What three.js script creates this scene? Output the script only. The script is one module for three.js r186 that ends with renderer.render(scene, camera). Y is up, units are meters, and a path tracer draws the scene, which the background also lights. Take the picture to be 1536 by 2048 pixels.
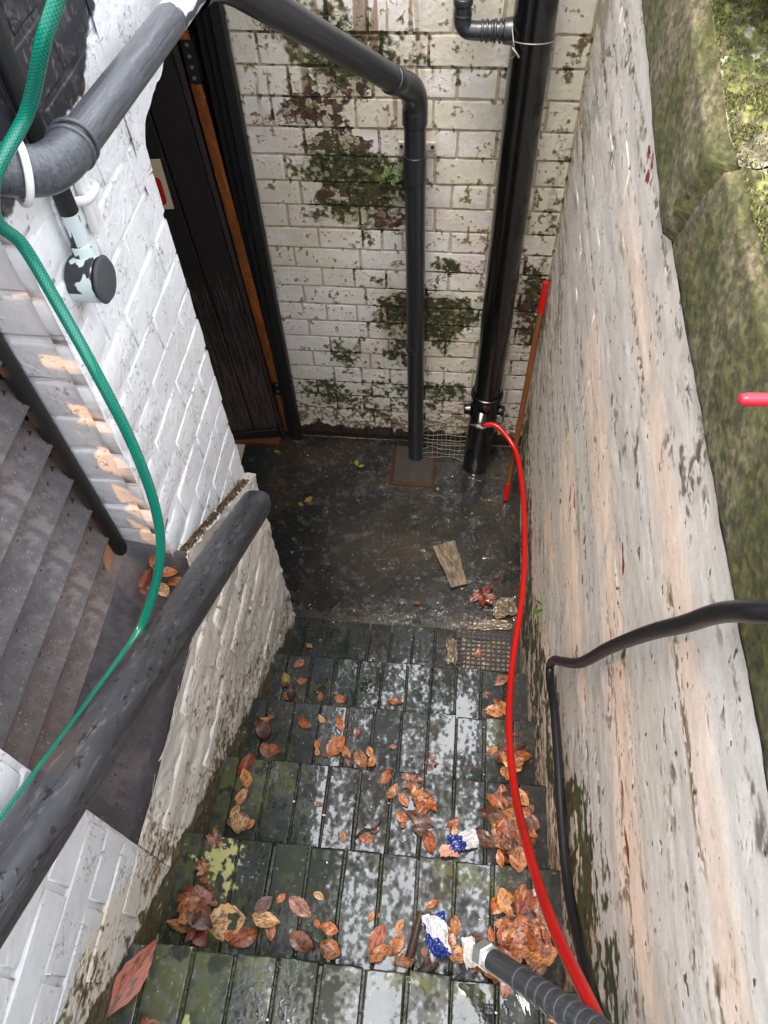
import * as THREE from 'three';
import { mergeGeometries, mergeVertices } from 'three/addons/utils/BufferGeometryUtils.js';
import { RoundedBoxGeometry } from 'three/addons/geometries/RoundedBoxGeometry.js';

// ---------------------------------------------------------------- camera, sky, sun, exposure
const scene = new THREE.Scene();
const camera = new THREE.PerspectiveCamera(67.34, 0.75, 0.05, 600);
camera.position.set(0, 2.79, 2.31);
camera.up.set(-0.063, 0.566, -0.822);
camera.lookAt(0 - 0.082, 2.79 - 0.824, 2.31 - 0.561);
const renderer = new THREE.WebGLRenderer({ antialias: true });
renderer.setSize(768, 1024);
renderer.toneMapping = THREE.LinearToneMapping;
renderer.toneMappingExposure = 3.4;
renderer.shadowMap.enabled = true;
{ // overcast sky: brighter overhead than at the horizon, with faint cloud structure
  const w = 256, h = 128, d = new Float32Array(w * h * 4);
  for (let j = 0; j < h; j++) for (let i = 0; i < w; i++) {
    const el = ((j + 0.5) / h - 0.5) * Math.PI, s = Math.max(0, Math.sin(el)), a = i / w * Math.PI * 2;
    let L = (1 + 2 * s) / 3 * 1.35;
    L *= 1 + 0.07 * Math.sin(a * 3 + s * 5) * Math.cos(s * 7 + a * 2) + 0.05 * Math.sin(a * 7 - s * 11);
    if (el < 0) L = 0.3;
    const o = (j * w + i) * 4;
    d[o] = L * 0.97; d[o + 1] = L * 0.995; d[o + 2] = L * 1.04; d[o + 3] = 1;
  }
  const t = new THREE.DataTexture(d, w, h, THREE.RGBAFormat, THREE.FloatType);
  t.mapping = THREE.EquirectangularReflectionMapping; t.magFilter = THREE.LinearFilter; t.minFilter = THREE.LinearFilter; t.needsUpdate = true;
  scene.background = t; scene.environment = t;
}
const sun = new THREE.DirectionalLight(0xfff4e6, 1.4);
sun.position.set(-0.9, 9, 3.2); sun.target.position.set(0, 0.8, 1.2);
sun.castShadow = true; sun.shadow.radius = 40; sun.shadow.mapSize.set(2048, 2048);
Object.assign(sun.shadow.camera, { left: -5, right: 5, top: 5, bottom: -5, near: 0.5, far: 30 });
scene.add(sun, sun.target);

// ---------------------------------------------------------------- helpers
let seed = 12345;
const rnd = () => { seed = (seed * 1664525 + 1013904223) >>> 0; return seed / 4294967296; };
const rr = (a, b) => a + (b - a) * rnd();
const TAB = new Float32Array(65536); { let s = 99; for (let i = 0; i < 65536; i++) { s = (s * 1664525 + 1013904223) >>> 0; TAB[i] = s / 4294967296; } }
function vn(x, y) {
  const xi = Math.floor(x), yi = Math.floor(y); let fx = x - xi, fy = y - yi;
  fx = fx * fx * (3 - 2 * fx); fy = fy * fy * (3 - 2 * fy);
  const a = (xi & 255), b = ((xi + 1) & 255), c = (yi & 255) << 8, e = ((yi + 1) & 255) << 8;
  const p = TAB[a | c], q = TAB[b | c], r = TAB[a | e], s = TAB[b | e];
  return p + (q - p) * fx + (r - p + (p - q - r + s) * fx) * fy;
}
function fbm(x, y, o = 4) { let s = 0, a = 0.5, n = 0; for (let i = 0; i < o; i++) { s += a * vn(x, y); n += a; a *= 0.5; const t = x * 1.62 - y * 1.19 + 17.3; y = x * 1.19 + y * 1.62 + 5.7; x = t; } return s / n; }
const cl = (v, a = 0, b = 1) => v < a ? a : v > b ? b : v;
const st = (a, b, v) => { const t = cl((v - a) / (b - a)); return t * t * (3 - 2 * t); };
const mixc = (c, d, t) => [c[0] + (d[0] - c[0]) * t, c[1] + (d[1] - c[1]) * t, c[2] + (d[2] - c[2]) * t];
// builds a set of textures over a rectangle in metres: fn(u, v) returns [r, g, b (0-255 sRGB), height 0-1, roughness 0-1]
function surfTex(w, h, u0, v0, u1, v1, fn, want = 'ch') {
  const C = new Uint8Array(w * h * 4), H = want.includes('h') ? new Uint8Array(w * h * 4) : null, R = want.includes('r') ? new Uint8Array(w * h * 4) : null;
  for (let j = 0; j < h; j++) for (let i = 0; i < w; i++) {
    const p = fn(u0 + (u1 - u0) * (i + 0.5) / w, v0 + (v1 - v0) * (j + 0.5) / h), o = (j * w + i) * 4;
    C[o] = cl(p[0], 0, 255); C[o + 1] = cl(p[1], 0, 255); C[o + 2] = cl(p[2], 0, 255); C[o + 3] = 255;
    if (H) { H[o] = H[o + 1] = H[o + 2] = cl(p[3]) * 255; H[o + 3] = 255; }
    if (R) { R[o] = R[o + 1] = R[o + 2] = cl(p[4]) * 255; R[o + 3] = p[5] === undefined ? 255 : cl(p[5]) * 255; }
  }
  const mk = (d, srgb) => {
    if (!d) return null;
    const t = new THREE.DataTexture(d, w, h); t.wrapS = t.wrapT = THREE.RepeatWrapping; t.magFilter = THREE.LinearFilter; t.minFilter = THREE.LinearMipmapLinearFilter; t.generateMipmaps = true;
    if (srgb) t.colorSpace = THREE.SRGBColorSpace;
    t.repeat.set(1 / (u1 - u0), 1 / (v1 - v0)); t.offset.set(-u0 / (u1 - u0), -v0 / (v1 - v0)); t.needsUpdate = true; return t;
  };
  return { map: mk(C, true), bump: mk(H), rough: mk(R) };
}
const std = (o) => new THREE.MeshStandardMaterial(o);
const phy = (o) => new THREE.MeshPhysicalMaterial(o);
const names = {};
function numbered(n) { const k = names[n] = (names[n] ?? -1) + 1; return k ? `${n}_${String(k).padStart(3, '0')}` : n; }
function mesh(name, geo, mat, parent) { const m = new THREE.Mesh(geo, mat); m.name = parent ? name : numbered(name); m.castShadow = m.receiveShadow = true; (parent || scene).add(m); return m; }
function tag(o, label, category, group, kind) { o.userData.label = label; if (category) o.userData.category = category; if (group) o.userData.group = group; if (kind) o.userData.kind = kind; return o; }
function thing(name, label, category, pos = [0, 0, 0], group) { const o = new THREE.Group(); o.name = numbered(name); o.position.set(...pos); scene.add(o); return tag(o, label, category, group); }
const V = (x, y, z) => new THREE.Vector3(x, y, z);
function box(x0, x1, y0, y1, z0, z1, r = 0) {
  const g = r ? new RoundedBoxGeometry(x1 - x0, y1 - y0, z1 - z0, 2, r) : new THREE.BoxGeometry(x1 - x0, y1 - y0, z1 - z0);
  return g.translate((x0 + x1) / 2, (y0 + y1) / 2, (z0 + z1) / 2);
}
function tube(pts, r, seg = 60, rad = 14) { const c = new THREE.CatmullRomCurve3(pts.map(p => V(...p)), false, 'centripetal'); return new THREE.TubeGeometry(c, seg, r, rad, false); }
// straight round bar between two points, closed ends
function bar(a, b, r0, r1 = r0, n = 20, bev = 0) {
  a = V(...a); b = V(...b); const L = a.distanceTo(b), bv = bev || Math.min(r0, r1) * 0.12;
  const g = new THREE.LatheGeometry([new THREE.Vector2(0.0001, 0), new THREE.Vector2(r0 - bv, 0), new THREE.Vector2(r0, bv), new THREE.Vector2(r1, L - bv), new THREE.Vector2(r1 - bv, L), new THREE.Vector2(0.0001, L)], n);
  g.applyQuaternion(new THREE.Quaternion().setFromUnitVectors(V(0, 1, 0), b.clone().sub(a).normalize())); return g.translate(a.x, a.y, a.z);
}
const merge = (a) => mergeGeometries(a.map(g => { g = g.index ? g.toNonIndexed() : g; for (const k of Object.keys(g.attributes)) if (!['position', 'normal', 'uv'].includes(k)) g.deleteAttribute(k); return g; }));
// a grid surface: f(s, t) -> {p:[x,y,z], uv:[u,v]}
function grid(nu, nv, f) {
  const P = [], U = [], I = [];
  for (let j = 0; j <= nv; j++) for (let i = 0; i <= nu; i++) { const q = f(i / nu, j / nv); P.push(...q.p); U.push(...q.uv); }
  for (let j = 0; j < nv; j++) for (let i = 0; i < nu; i++) { const a = j * (nu + 1) + i, b = a + 1, c = a + nu + 1, d = c + 1; I.push(a, b, d, a, d, c); }
  const g = new THREE.BufferGeometry(); g.setAttribute('position', new THREE.Float32BufferAttribute(P, 3)); g.setAttribute('uv', new THREE.Float32BufferAttribute(U, 2)); g.setIndex(I); g.computeVertexNormals(); return g;
}
// one worn brick: front face on a plane given by map(u, v, d) (d = out of the wall), pillow-edged and uneven
function brickGeo(u0, u1, v0, v1, out, back, map, uvf = (u, v) => [u, v], ch = 0.006, lump = 0.0025, flip = false, flat = false) {
  const nx = 4, ny = 2, P = [], U = [], I = [], F = [];
  const put = (u, v, d) => { P.push(...map(u, v, d)); U.push(...uvf(u, v)); return P.length / 3 - 1; };
  const jit = () => rr(-0.0022, 0.0022);
  for (let j = 0; j <= ny; j++) { F.push([]); for (let i = 0; i <= nx; i++) { const e = (i === 0 || i === nx || j === 0 || j === ny); F[j].push(put(u0 + ch + (u1 - u0 - 2 * ch) * i / nx + jit(), v0 + ch + (v1 - v0 - 2 * ch) * j / ny + jit(), out + rr(-lump, lump) - (e ? 0.0008 : 0))); } }
  const tri = (a, b, c) => flip ? I.push(a, c, b) : I.push(a, b, c);
  for (let j = 0; j < ny; j++) for (let i = 0; i < nx; i++) { tri(F[j][i], F[j][i + 1], F[j + 1][i + 1]); tri(F[j][i], F[j + 1][i + 1], F[j + 1][i]); }
  const ring = []; for (let i = 0; i <= nx; i++) ring.push([i, 0]); for (let j = 1; j <= ny; j++) ring.push([nx, j]); for (let i = nx - 1; i >= 0; i--) ring.push([i, ny]); for (let j = ny - 1; j > 0; j--) ring.push([0, j]);
  const r1 = ring.map(([i, j]) => put(u0 + (u1 - u0) * i / nx + jit() * 0.6, v0 + (v1 - v0) * j / ny + jit() * 0.6, out - ch * 0.9)), r2 = ring.map(([i, j]) => put(u0 + (u1 - u0) * i / nx, v0 + (v1 - v0) * j / ny, back));
  const n = ring.length;
  for (let k = 0; k < n; k++) { const m = (k + 1) % n, a = F[ring[k][1]][ring[k][0]], b = F[ring[m][1]][ring[m][0]]; tri(a, r1[k], r1[m]); tri(a, r1[m], b); tri(r1[k], r2[k], r2[m]); tri(r1[k], r2[m], r1[m]); }
  const g = new THREE.BufferGeometry(); g.setAttribute('position', new THREE.Float32BufferAttribute(P, 3)); g.setAttribute('uv', new THREE.Float32BufferAttribute(U, 2)); g.setIndex(I); g.computeVertexNormals();
  if (flat) { const A = V(...map(u0, v0, out)), n = V(...map(u1, v0, out)).sub(A).cross(V(...map(u0, v1, out)).sub(A)).normalize(); if (flip) n.negate(); const N = g.attributes.normal; for (const i of [...F.flat(), ...(flat > 0.75 && flat < 0.88 ? r1 : [])]) { const m = V(N.getX(i), N.getY(i), N.getZ(i)).lerp(n, flat).normalize(); N.setXYZ(i, m.x, m.y, m.z); } }
  return g;
}
const uvXZ = g => { const P = g.attributes.position, U = g.attributes.uv; for (let i = 0; i < P.count; i++) U.setXY(i, P.getX(i) + P.getY(i), P.getZ(i)); return g; };
const blob = (x, y, B) => { let s = 0; for (const [cx, cy, rx, ry, a] of B) { const dx = (x - cx) / rx, dy = (y - cy) / ry, q = dx * dx + dy * dy; if (q < 6) s += a * Math.exp(-q); } return s; };
// ---------------------------------------------------------------- surface textures (paint, peeling, algae, dirt)
const XR = 0.317, XL = -0.584, XP = -0.609, RISE = 0.205, GO = 0.25, Z0 = 0.951;
const peelB = [[-0.62, 1.82, 0.12, 0.1, 0.14], [-0.5, 1.77, 0.13, 0.06, 0.2], [-0.38, 1.66, 0.15, 0.1, 0.3], [-0.5, 1.56, 0.12, 0.06, 0.24], [-0.43, 1.44, 0.13, 0.06, 0.3], [-0.36, 1.33, 0.16, 0.05, 0.32], [-0.4, 1.26, 0.16, 0.05, 0.3], [-0.3, 1.18, 0.16, 0.05, 0.3], [-0.32, 1.09, 0.08, 0.05, 0.2], [-0.35, 0.93, 0.2, 0.05, 0.2], [-0.22, 0.82, 0.14, 0.07, 0.3], [-0.25, 0.7, 0.1, 0.1, 0.24], [-0.05, 0.8, 0.12, 0.06, 0.28], [-0.08, 0.68, 0.08, 0.08, 0.26], [-0.02, 0.98, 0.12, 0.035, 0.22], [0.26, 0.9, 0.05, 0.12, 0.34], [0.26, 0.6, 0.06, 0.3, 0.22], [-0.45, 0.62, 0.1, 0.08, 0.16], [-0.3, 0.2, 0.6, 0.12, 0.17], [0.29, 1.4, 0.03, 0.4, 0.12]];
const algB = [[-0.48, 1.78, 0.14, 0.1, 0.2], [-0.35, 1.7, 0.16, 0.08, 0.22], [-0.42, 1.36, 0.12, 0.07, 0.3], [-0.33, 1.35, 0.14, 0.06, 0.3], [-0.27, 1.3, 0.1, 0.08, 0.24], [-0.42, 1.2, 0.12, 0.05, 0.2], [-0.2, 0.75, 0.09, 0.13, 0.3], [-0.02, 0.78, 0.1, 0.07, 0.3], [-0.06, 0.66, 0.05, 0.1, 0.26], [-0.06, 1.0, 0.07, 0.04, 0.22], [-0.48, 0.55, 0.08, 0.08, 0.25], [-0.25, 0.55, 0.07, 0.12, 0.2], [-0.05, 0.35, 0.14, 0.07, 0.24], [-0.4, 0.3, 0.3, 0.1, 0.16], [0.05, 1.72, 0.4, 0.14, 0.06], [0.28, 1.2, 0.04, 0.6, 0.12], [0.25, 0.9, 0.06, 0.1, 0.24], [-0.62, 0.3, 0.12, 0.15, 0.1]];
const backFn = (dirt) => (x, y) => {
  const n1 = fbm(x * 9 + 3, y * 11 + 8, 5), n2 = fbm(x * 34 + 1, y * 34, 4), n3 = vn(x * 420, y * 420), n4 = fbm(x * 3 + 40, y * 3 + 9, 3), n5 = fbm(x * 90, y * 80 + 7, 3);
  const d = blob(x, y, peelB) * (1 + dirt) + dirt * 0.06, a = blob(x, y, algB) * (1 + dirt) + dirt * 0.05;
  let c = mixc([229, 226, 220], [213, 207, 190], st(0.35, 0.7, n4 + (x > 0 ? 0.1 : 0)));
  c = mixc(c, [228, 222, 220], st(0.5, 0.75, n1)); c = mixc(c, [214, 200, 192], st(0.55, 0.7, fbm(x * 5 + 70, y * 6, 3)) * 0.6);
  const k = 0.93 + 0.1 * n2 + 0.05 * (n3 - 0.5); c = [c[0] * k, c[1] * k, c[2] * k];
  let h = 0.62 + 0.22 * n2 + 0.16 * n5 + 0.1 * n1;
  const peel = n1 * 0.55 + n2 * 0.3 + n5 * 0.16 + d * 1.55; const th = 0.845;
  const p = st(th - 0.02, th + 0.025, peel);
  const rim = 1 - cl(Math.abs(peel - th + 0.012) / 0.018); if (rim > 0) c = mixc(c, [44, 36, 26], rim * 0.85);
  const red = mixc([96, 62, 54], [58, 42, 36], st(0.35, 0.65, n2)); const brk = mixc(red, [70, 62, 46], st(0.4, 0.62, fbm(x * 14, y * 14 + 50, 4)));
  c = mixc(c, brk, p); h -= 0.4 * p;
  // flakes of paint left on the bare brick
  if (p > 0.3) { const fl = st(0.56, 0.6, fbm(x * 62 + 9, y * 62, 3) + 0.12 * (n1 - 0.5)); c = mixc(c, [176, 168, 146], fl * p); h += 0.3 * fl * p; }
  const al = st(0.60, 0.78, n2 * 0.42 + n1 * 0.25 + n5 * 0.24 + a * 1.4);
  c = mixc(c, mixc([74, 80, 36], [34, 42, 18], st(0.3, 0.65, n5)), al * (0.45 + 0.5 * st(0.35, 0.55, n5))); h += al * 0.1 * n5;
  // brown grit and ochre silt splashed up from the ground, with its own grain
  const sp = st(0.52, 0.6, n5 * 0.5 + n2 * 0.42 + cl(0.36 - y, 0, 0.36) * 0.65 - 0.04); c = mixc(c, mixc([128, 106, 60], [78, 62, 36], n2), sp * 0.7);
  const mud = st(0.5, 0.54, n2 * 0.4 + n1 * 0.3 + (0.115 - y) * 5); c = mixc(c, [38, 28, 20], mud * 0.9);
  // run marks under the sloping pipe
  const run = st(0.6, 0.72, fbm(x * 60 + 3, y * 5, 3)) * st(1.45, 1.6, y) * st(-0.1, -0.25, x); c = mixc(c, [96, 70, 44], run * 0.55);
  // green-brown damp film spreading from the leaks, broken by the grain of the paint and drawn down in runs
  const dp = st(0.34, 0.62, a * 0.9 + d * 0.5 + 0.32 * fbm(x * 30 + 4, y * 7, 4) + 0.16 * n5); c = mixc(c, mixc([138, 132, 98], [112, 104, 80], n2), dp * 0.55 * (1 - p) * (1 - al));
  // thin hair cracks in the old paint
  const ck = Math.abs(fbm(x * 26 + 11, y * 26 + 3, 4) - 0.5); if (ck < 0.012 && n1 * 0.5 + d > 0.36) { c = mixc(c, [70, 60, 48], 0.75 * (1 - ck / 0.012)); h -= 0.25; }
  // grime in the pores of the brick face round the damp patches
  const gm = st(0.54, 0.66, fbm(x * 70 + 5, y * 60, 3) * 0.5 + n1 * 0.24 + d * 0.5); c = mixc(c, mixc([140, 122, 92], [112, 108, 70], st(0.4, 0.6, n4)), gm * 0.62 * (1 - 0.5 * p));
  if (n3 > 0.95) c = mixc(c, [120, 110, 92], 0.5);
  return [c[0], c[1], c[2], h];
};
const backT = surfTex(680, 1290, -0.76, 0, 0.35, 2.1, backFn(0)), backMT = surfTex(420, 800, -0.76, 0, 0.35, 2.1, backFn(0.36), 'c');
const wallY = z => 0.0 + (z < Z0 ? 0 : (z - Z0) / GO * RISE);
const rightT = surfTex(1560, 1060, 0, 0, 2.9, 2.14, (z, y) => {
  const row = fbm(z * 2.2 + 5, y * 26, 4), n1 = fbm(z * 3 + 2, y * 9 + 8, 5), n2 = fbm(z * 26, y * 40 + 5, 4), n3 = vn(z * 330, y * 420), n5 = fbm(z * 70, y * 90, 3);
  let c = mixc([238, 231, 223], [229, 220, 209], st(0.35, 0.65, row)); c = mixc(c, [236, 233, 228], st(0.55, 0.7, fbm(z * 2 + 31, y * 7, 3)) * 0.8);
  c = mixc(c, [204, 194, 188], st(0.5, 0.62, fbm(z * 4 + 60, y * 40, 3)) * 0.3);
  const k = 0.94 + 0.12 * (n2 - 0.3) + 0.07 * (n3 - 0.5); c = [c[0] * k, c[1] * k, c[2] * k];
  // fine brown grains held in the brushed paint
  const fg = st(0.62, 0.72, fbm(z * 90 + 8, y * 130, 3) * 0.55 + n1 * 0.3 + 0.08 * row); c = mixc(c, mixc([180, 160, 136], [136, 116, 96], n5), fg * 0.5);
  let h = 0.6 + 0.2 * n2 + 0.2 * n5 * st(1.5, 0.7, y) + 0.1 * n1 - 0.15 * fg;
  // dirt lodged along the bed joints, broken and grainy
  const f = Math.abs(((y - 0.02 + 0.012 * (fbm(z * 2.2, 3, 3) - 0.5)) / 0.09 + 100.5) % 1 - 0.5) * 0.09;
  const jn = st(0.02, 0.004, f + 0.02 * (n5 - 0.5)) * st(0.40, 0.58, n5) * st(0.55, 0.68, fbm(z * 3.1 + Math.floor((y - 0.02) / 0.09 + 0.5) * 7.7, Math.floor((y - 0.02) / 0.09 + 0.5) * 3.3, 4) * 0.7 + n2 * 0.35);
  c = mixc(c, mixc([126, 104, 80], [70, 58, 50], n2), jn * 0.75); h -= jn * 0.3;
  // grey-brown scuffs high up near the coping
  const sc = st(0.70, 0.8, fbm(z * 9 + 12, y * 16 + 2, 5) + 0.1 * st(1.7, 2.04, y)); c = mixc(c, mixc([138, 118, 104], [84, 74, 72], n5), sc * st(0.42, 0.62, n5) * 0.8);
  const pk = st(0.80, 0.83, fbm(z * 60 + 3, y * 74 + 8, 3)); c = mixc(c, [72, 58, 48], pk * 0.8); h -= pk * 0.3;
  const chip = st(0.84, 0.85, fbm(z * 7 + 90, y * 15 + 4, 4)); c = mixc(c, [128, 56, 36], chip); h -= chip * 0.3;
  const ru = blob(z, y, [[2.02, 1.17, 0.1, 0.022, 0.3], [1.0, 2.0, 0.06, 0.04, 0.3]]); const rc = st(0.62, 0.64, n1 * 0.5 + n5 * 0.3 + ru); c = mixc(c, [136, 52, 30], rc * (ru > 0.03 ? 1 : 0)); h -= rc * 0.2 * (ru > .03 ? 1 : 0);
  // rough dirty zone above floor and steps: ochre grain, algae
  const g = y - wallY(z), dz = st(0.54, 0.64, n5 * 0.44 + n2 * 0.34 + cl(0.6 - g, -0.3, 0.6) * 0.4); c = mixc(c, mixc([180, 164, 130], [124, 108, 78], n2), dz * 0.65);
  const al = st(0.62, 0.69, n2 * 0.4 + n1 * 0.3 + n5 * 0.2 + 0.22 * st(0.30, 0.10, Math.abs(g - 0.2))); c = mixc(c, mixc([66, 72, 26], [34, 40, 20], n5), al * 0.85);
  const gr = st(0.6, 0.67, n1 * 0.4 + n5 * 0.36 + 0.2 * st(0.12, 0, g)); c = mixc(c, [40, 34, 22], gr * 0.85);
  const far = st(0.62, 0.74, fbm(z * 8, y * 30 + 40, 4) * 0.7 + n5 * 0.24 + 0.16 * st(0.7, 0.1, z)); c = mixc(c, [122, 116, 84], far * 0.5);
  return [c[0], c[1], c[2], h];
});
const sideT = surfTex(1120, 1050, 0.0, 0, 2.7, 2.52, (z, y) => {
  const n1 = fbm(z * 5 + 2, y * 6 + 8, 5), n2 = fbm(z * 40, y * 40 + 5, 4), n3 = vn(z * 420, y * 420), n5 = fbm(z * 110, y * 110, 3);
  let c = mixc([233, 236, 241], [224, 226, 231], st(0.4, 0.65, n1)); const k = 0.96 + 0.08 * (n2 - 0.4) + 0.04 * (n3 - 0.5); c = [c[0] * k, c[1] * k, c[2] * k];
  let h = 0.5 + 0.16 * n2 + 0.1 * n5; const top = z < 1.45 ? 0.96 + (z - 0.955) * 0.7 : z < 2.04 ? 1.31 : wallY(z) + 0.2 + 0.16 * (fbm(z * 9, y * 9, 3) - 0.5);
  const rough = st(0.46, 0.56, fbm(z * 6 + 22, y * 7 + 30, 4)); h += rough * (n5 - 0.5) * 0.28;
  const spk = st(0.68, 0.74, n5 * 0.6 + n2 * 0.3 + rough * 0.06); c = mixc(c, [120, 116, 116], spk * 0.5);
  if (y < top + 0.01) { // older cream render of the lower wall, full of brown grains
    c = mixc(c, mixc([234, 229, 219], [222, 214, 200], st(0.4, 0.62, n1)), 0.9);
    const hi = cl((top - y) / 0.9), gr = st(0.61, 0.70, n5 * 0.5 + n2 * 0.32 + rough * 0.1 + 0.14 * (1 - st(0.0, 0.5, y - wallY(z)))); c = mixc(c, mixc([134, 112, 84], [78, 62, 46], n2), gr * 0.72); h += rough * (n5 - 0.5) * 0.7;
    const smooth = st(0.6, 0.63, fbm(z * 5, y * 22 + 60, 3)); c = mixc(c, [206, 204, 198], smooth * 0.8);
    const gf = y - wallY(z); const al = st(0.56, 0.64, n2 * 0.4 + n1 * 0.3 + n5 * 0.2 + 0.3 * st(0.05, -0.04, gf)); c = mixc(c, mixc([84, 82, 46], [42, 40, 24], n5), al * 0.8);
    const bw = st(0.62, 0.66, n1 * 0.6 + n5 * 0.3 + 0.06 * st(0.3, 0.05, gf)); c = mixc(c, [96, 76, 60], bw * 0.6);
  } else {
    const ds = st(0.62, 0.7, n1 * 0.5 + n5 * 0.35); c = mixc(c, [166, 152, 138], ds * 0.35);
    // black gloss paint of the upper band, brushed with a ragged edge
    const e = 2.185 + 0.012 * (fbm(z * 30, 4, 3) - 0.5) - (z < 1.14 ? -(1.14 - z) * 0.55 : 0), bk = st(-0.004, 0.004, y - e + 0.012 * (n5 - 0.5)) * st(1.0, 1.01, z + 0.03 * (n2 - 0.5)) * (z < 2.03 ? 1 : 0);
    c = mixc(c, mixc([34, 36, 42], [58, 56, 60], st(0.55, 0.75, n2)), bk); if (bk > 0.5 && n5 > 0.7) c = mixc(c, [120, 110, 112], 0.5);
  }
  const ck = Math.abs(fbm(z * 22 + 11, y * 22 + 3, 4) - 0.5); if (ck < 0.006 && n1 > 0.48) { c = mixc(c, [120, 108, 96], 0.6); h -= 0.15; }
  return [c[0], c[1], c[2], h];
});
// treads: blue engineering brick, algae film, dark wet blotches, water film (roughness)
const treadB = [[-0.5, 1.75, 0.13, 0.1, 0.34], [-0.55, 2.0, 0.1, 0.12, 0.2], [-0.47, 2.28, 0.13, 0.16, 0.28], [-0.42, 1.33, 0.08, 0.08, 0.16], [0.18, 1.5, 0.06, 0.1, 0.3], [0.1, 1.78, 0.06, 0.08, 0.12], [0.06, 1.98, 0.05, 0.04, 0.3], [0.16, 2.02, 0.08, 0.1, 0.22], [-0.3, 2.3, 0.2, 0.1, 0.1], [-0.1, 2.22, 0.3, 0.03, 0.24]];
const treadT = surfTex(700, 1300, -0.66, 0.85, 0.36, 2.75, (x, z) => {
  const n1 = fbm(x * 8 + 2, z * 8 + 8, 5), n2 = fbm(x * 36, z * 36 + 5, 4), n3 = vn(x * 500, z * 500), n5 = fbm(x * 120, z * 120, 3), a = blob(x, z, treadB);
  let c = mixc([58, 62, 62], [44, 47, 46], st(0.35, 0.65, n1)); c = mixc(c, [74, 70, 68], st(0.56, 0.7, n2) * 0.6);
  const k = 0.9 + 0.25 * (n5 - 0.4) + 0.08 * (n3 - 0.5); c = [c[0] * k, c[1] * k, c[2] * k];
  const al = st(0.44, 0.66, n1 * 0.42 + n2 * 0.22 + n5 * 0.1 + a * 0.85 + 0.06 * st(-0.2, -0.5, x)); c = mixc(c, mixc([92, 94, 72], [80, 86, 46], st(0.4, 0.6, n2)), al * 0.78);
  const dk = st(0.54, 0.64, fbm(x * 30 + 40, z * 30 + 3, 4) + 0.05 * (n1 - 0.5)); c = mixc(c, [30, 34, 30], dk * (0.25 + 0.5 * al));
  const dg = st(0.56, 0.7, fbm(x * 4 + 9, z * 4, 3)); c = mixc(c, [30, 40, 32], dg * 0.65);
  const li = st(0.48, 0.56, n5 * 0.4 + n2 * 0.3 + blob(x, z, [[-0.49, 1.99, 0.05, 0.045, 0.3], [-0.46, 2.06, 0.02, 0.02, 0.26], [-0.44, 2.33, 0.012, 0.03, 0.3]])) * (blob(x, z, [[-0.49, 1.99, 0.06, 0.055, 1], [-0.46, 2.06, 0.03, 0.03, 1], [-0.44, 2.33, 0.02, 0.04, 1]]) > 0.25 ? 1 : 0); c = mixc(c, [176, 180, 124], li * 0.85);
  if (n5 > 0.8) c = mixc(c, [150, 150, 140], 0.5);
  const wf = fbm(x * 11 + 5, z * 8 + 77, 4) * 0.42 + fbm(x * 95 + 9, z * 60 + 3, 3) * 0.36 + n5 * 0.27 + (TAB[(Math.floor((x + 0.541) / 0.0877) + 40) * 37 + Math.floor((z - Z0) / GO) * 911 & 65535] - 0.5) * 0.13 + blob(x, z, [[0.06, 1.3, 0.13, 0.12, 0.075], [0.05, 1.55, 0.11, 0.2, 0.07], [0.0, 1.78, 0.09, 0.14, 0.05], [-0.08, 2.0, 0.1, 0.12, 0.05], [0.02, 2.32, 0.15, 0.12, 0.07]]) - 0.05 * al;
  const wet = st(0.56, 0.645, wf), damp = st(0.43, 0.57, wf);
  return [c[0], c[1], c[2], 0.40 + (0.3 * n5 + 0.4 * n2) * (1 - 0.55 * wet) + 0.22 * wet, 0.42 - 0.26 * damp - 0.12 * wet, 0.08 + 0.22 * damp + 0.66 * wet];
}, 'chr');
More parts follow.
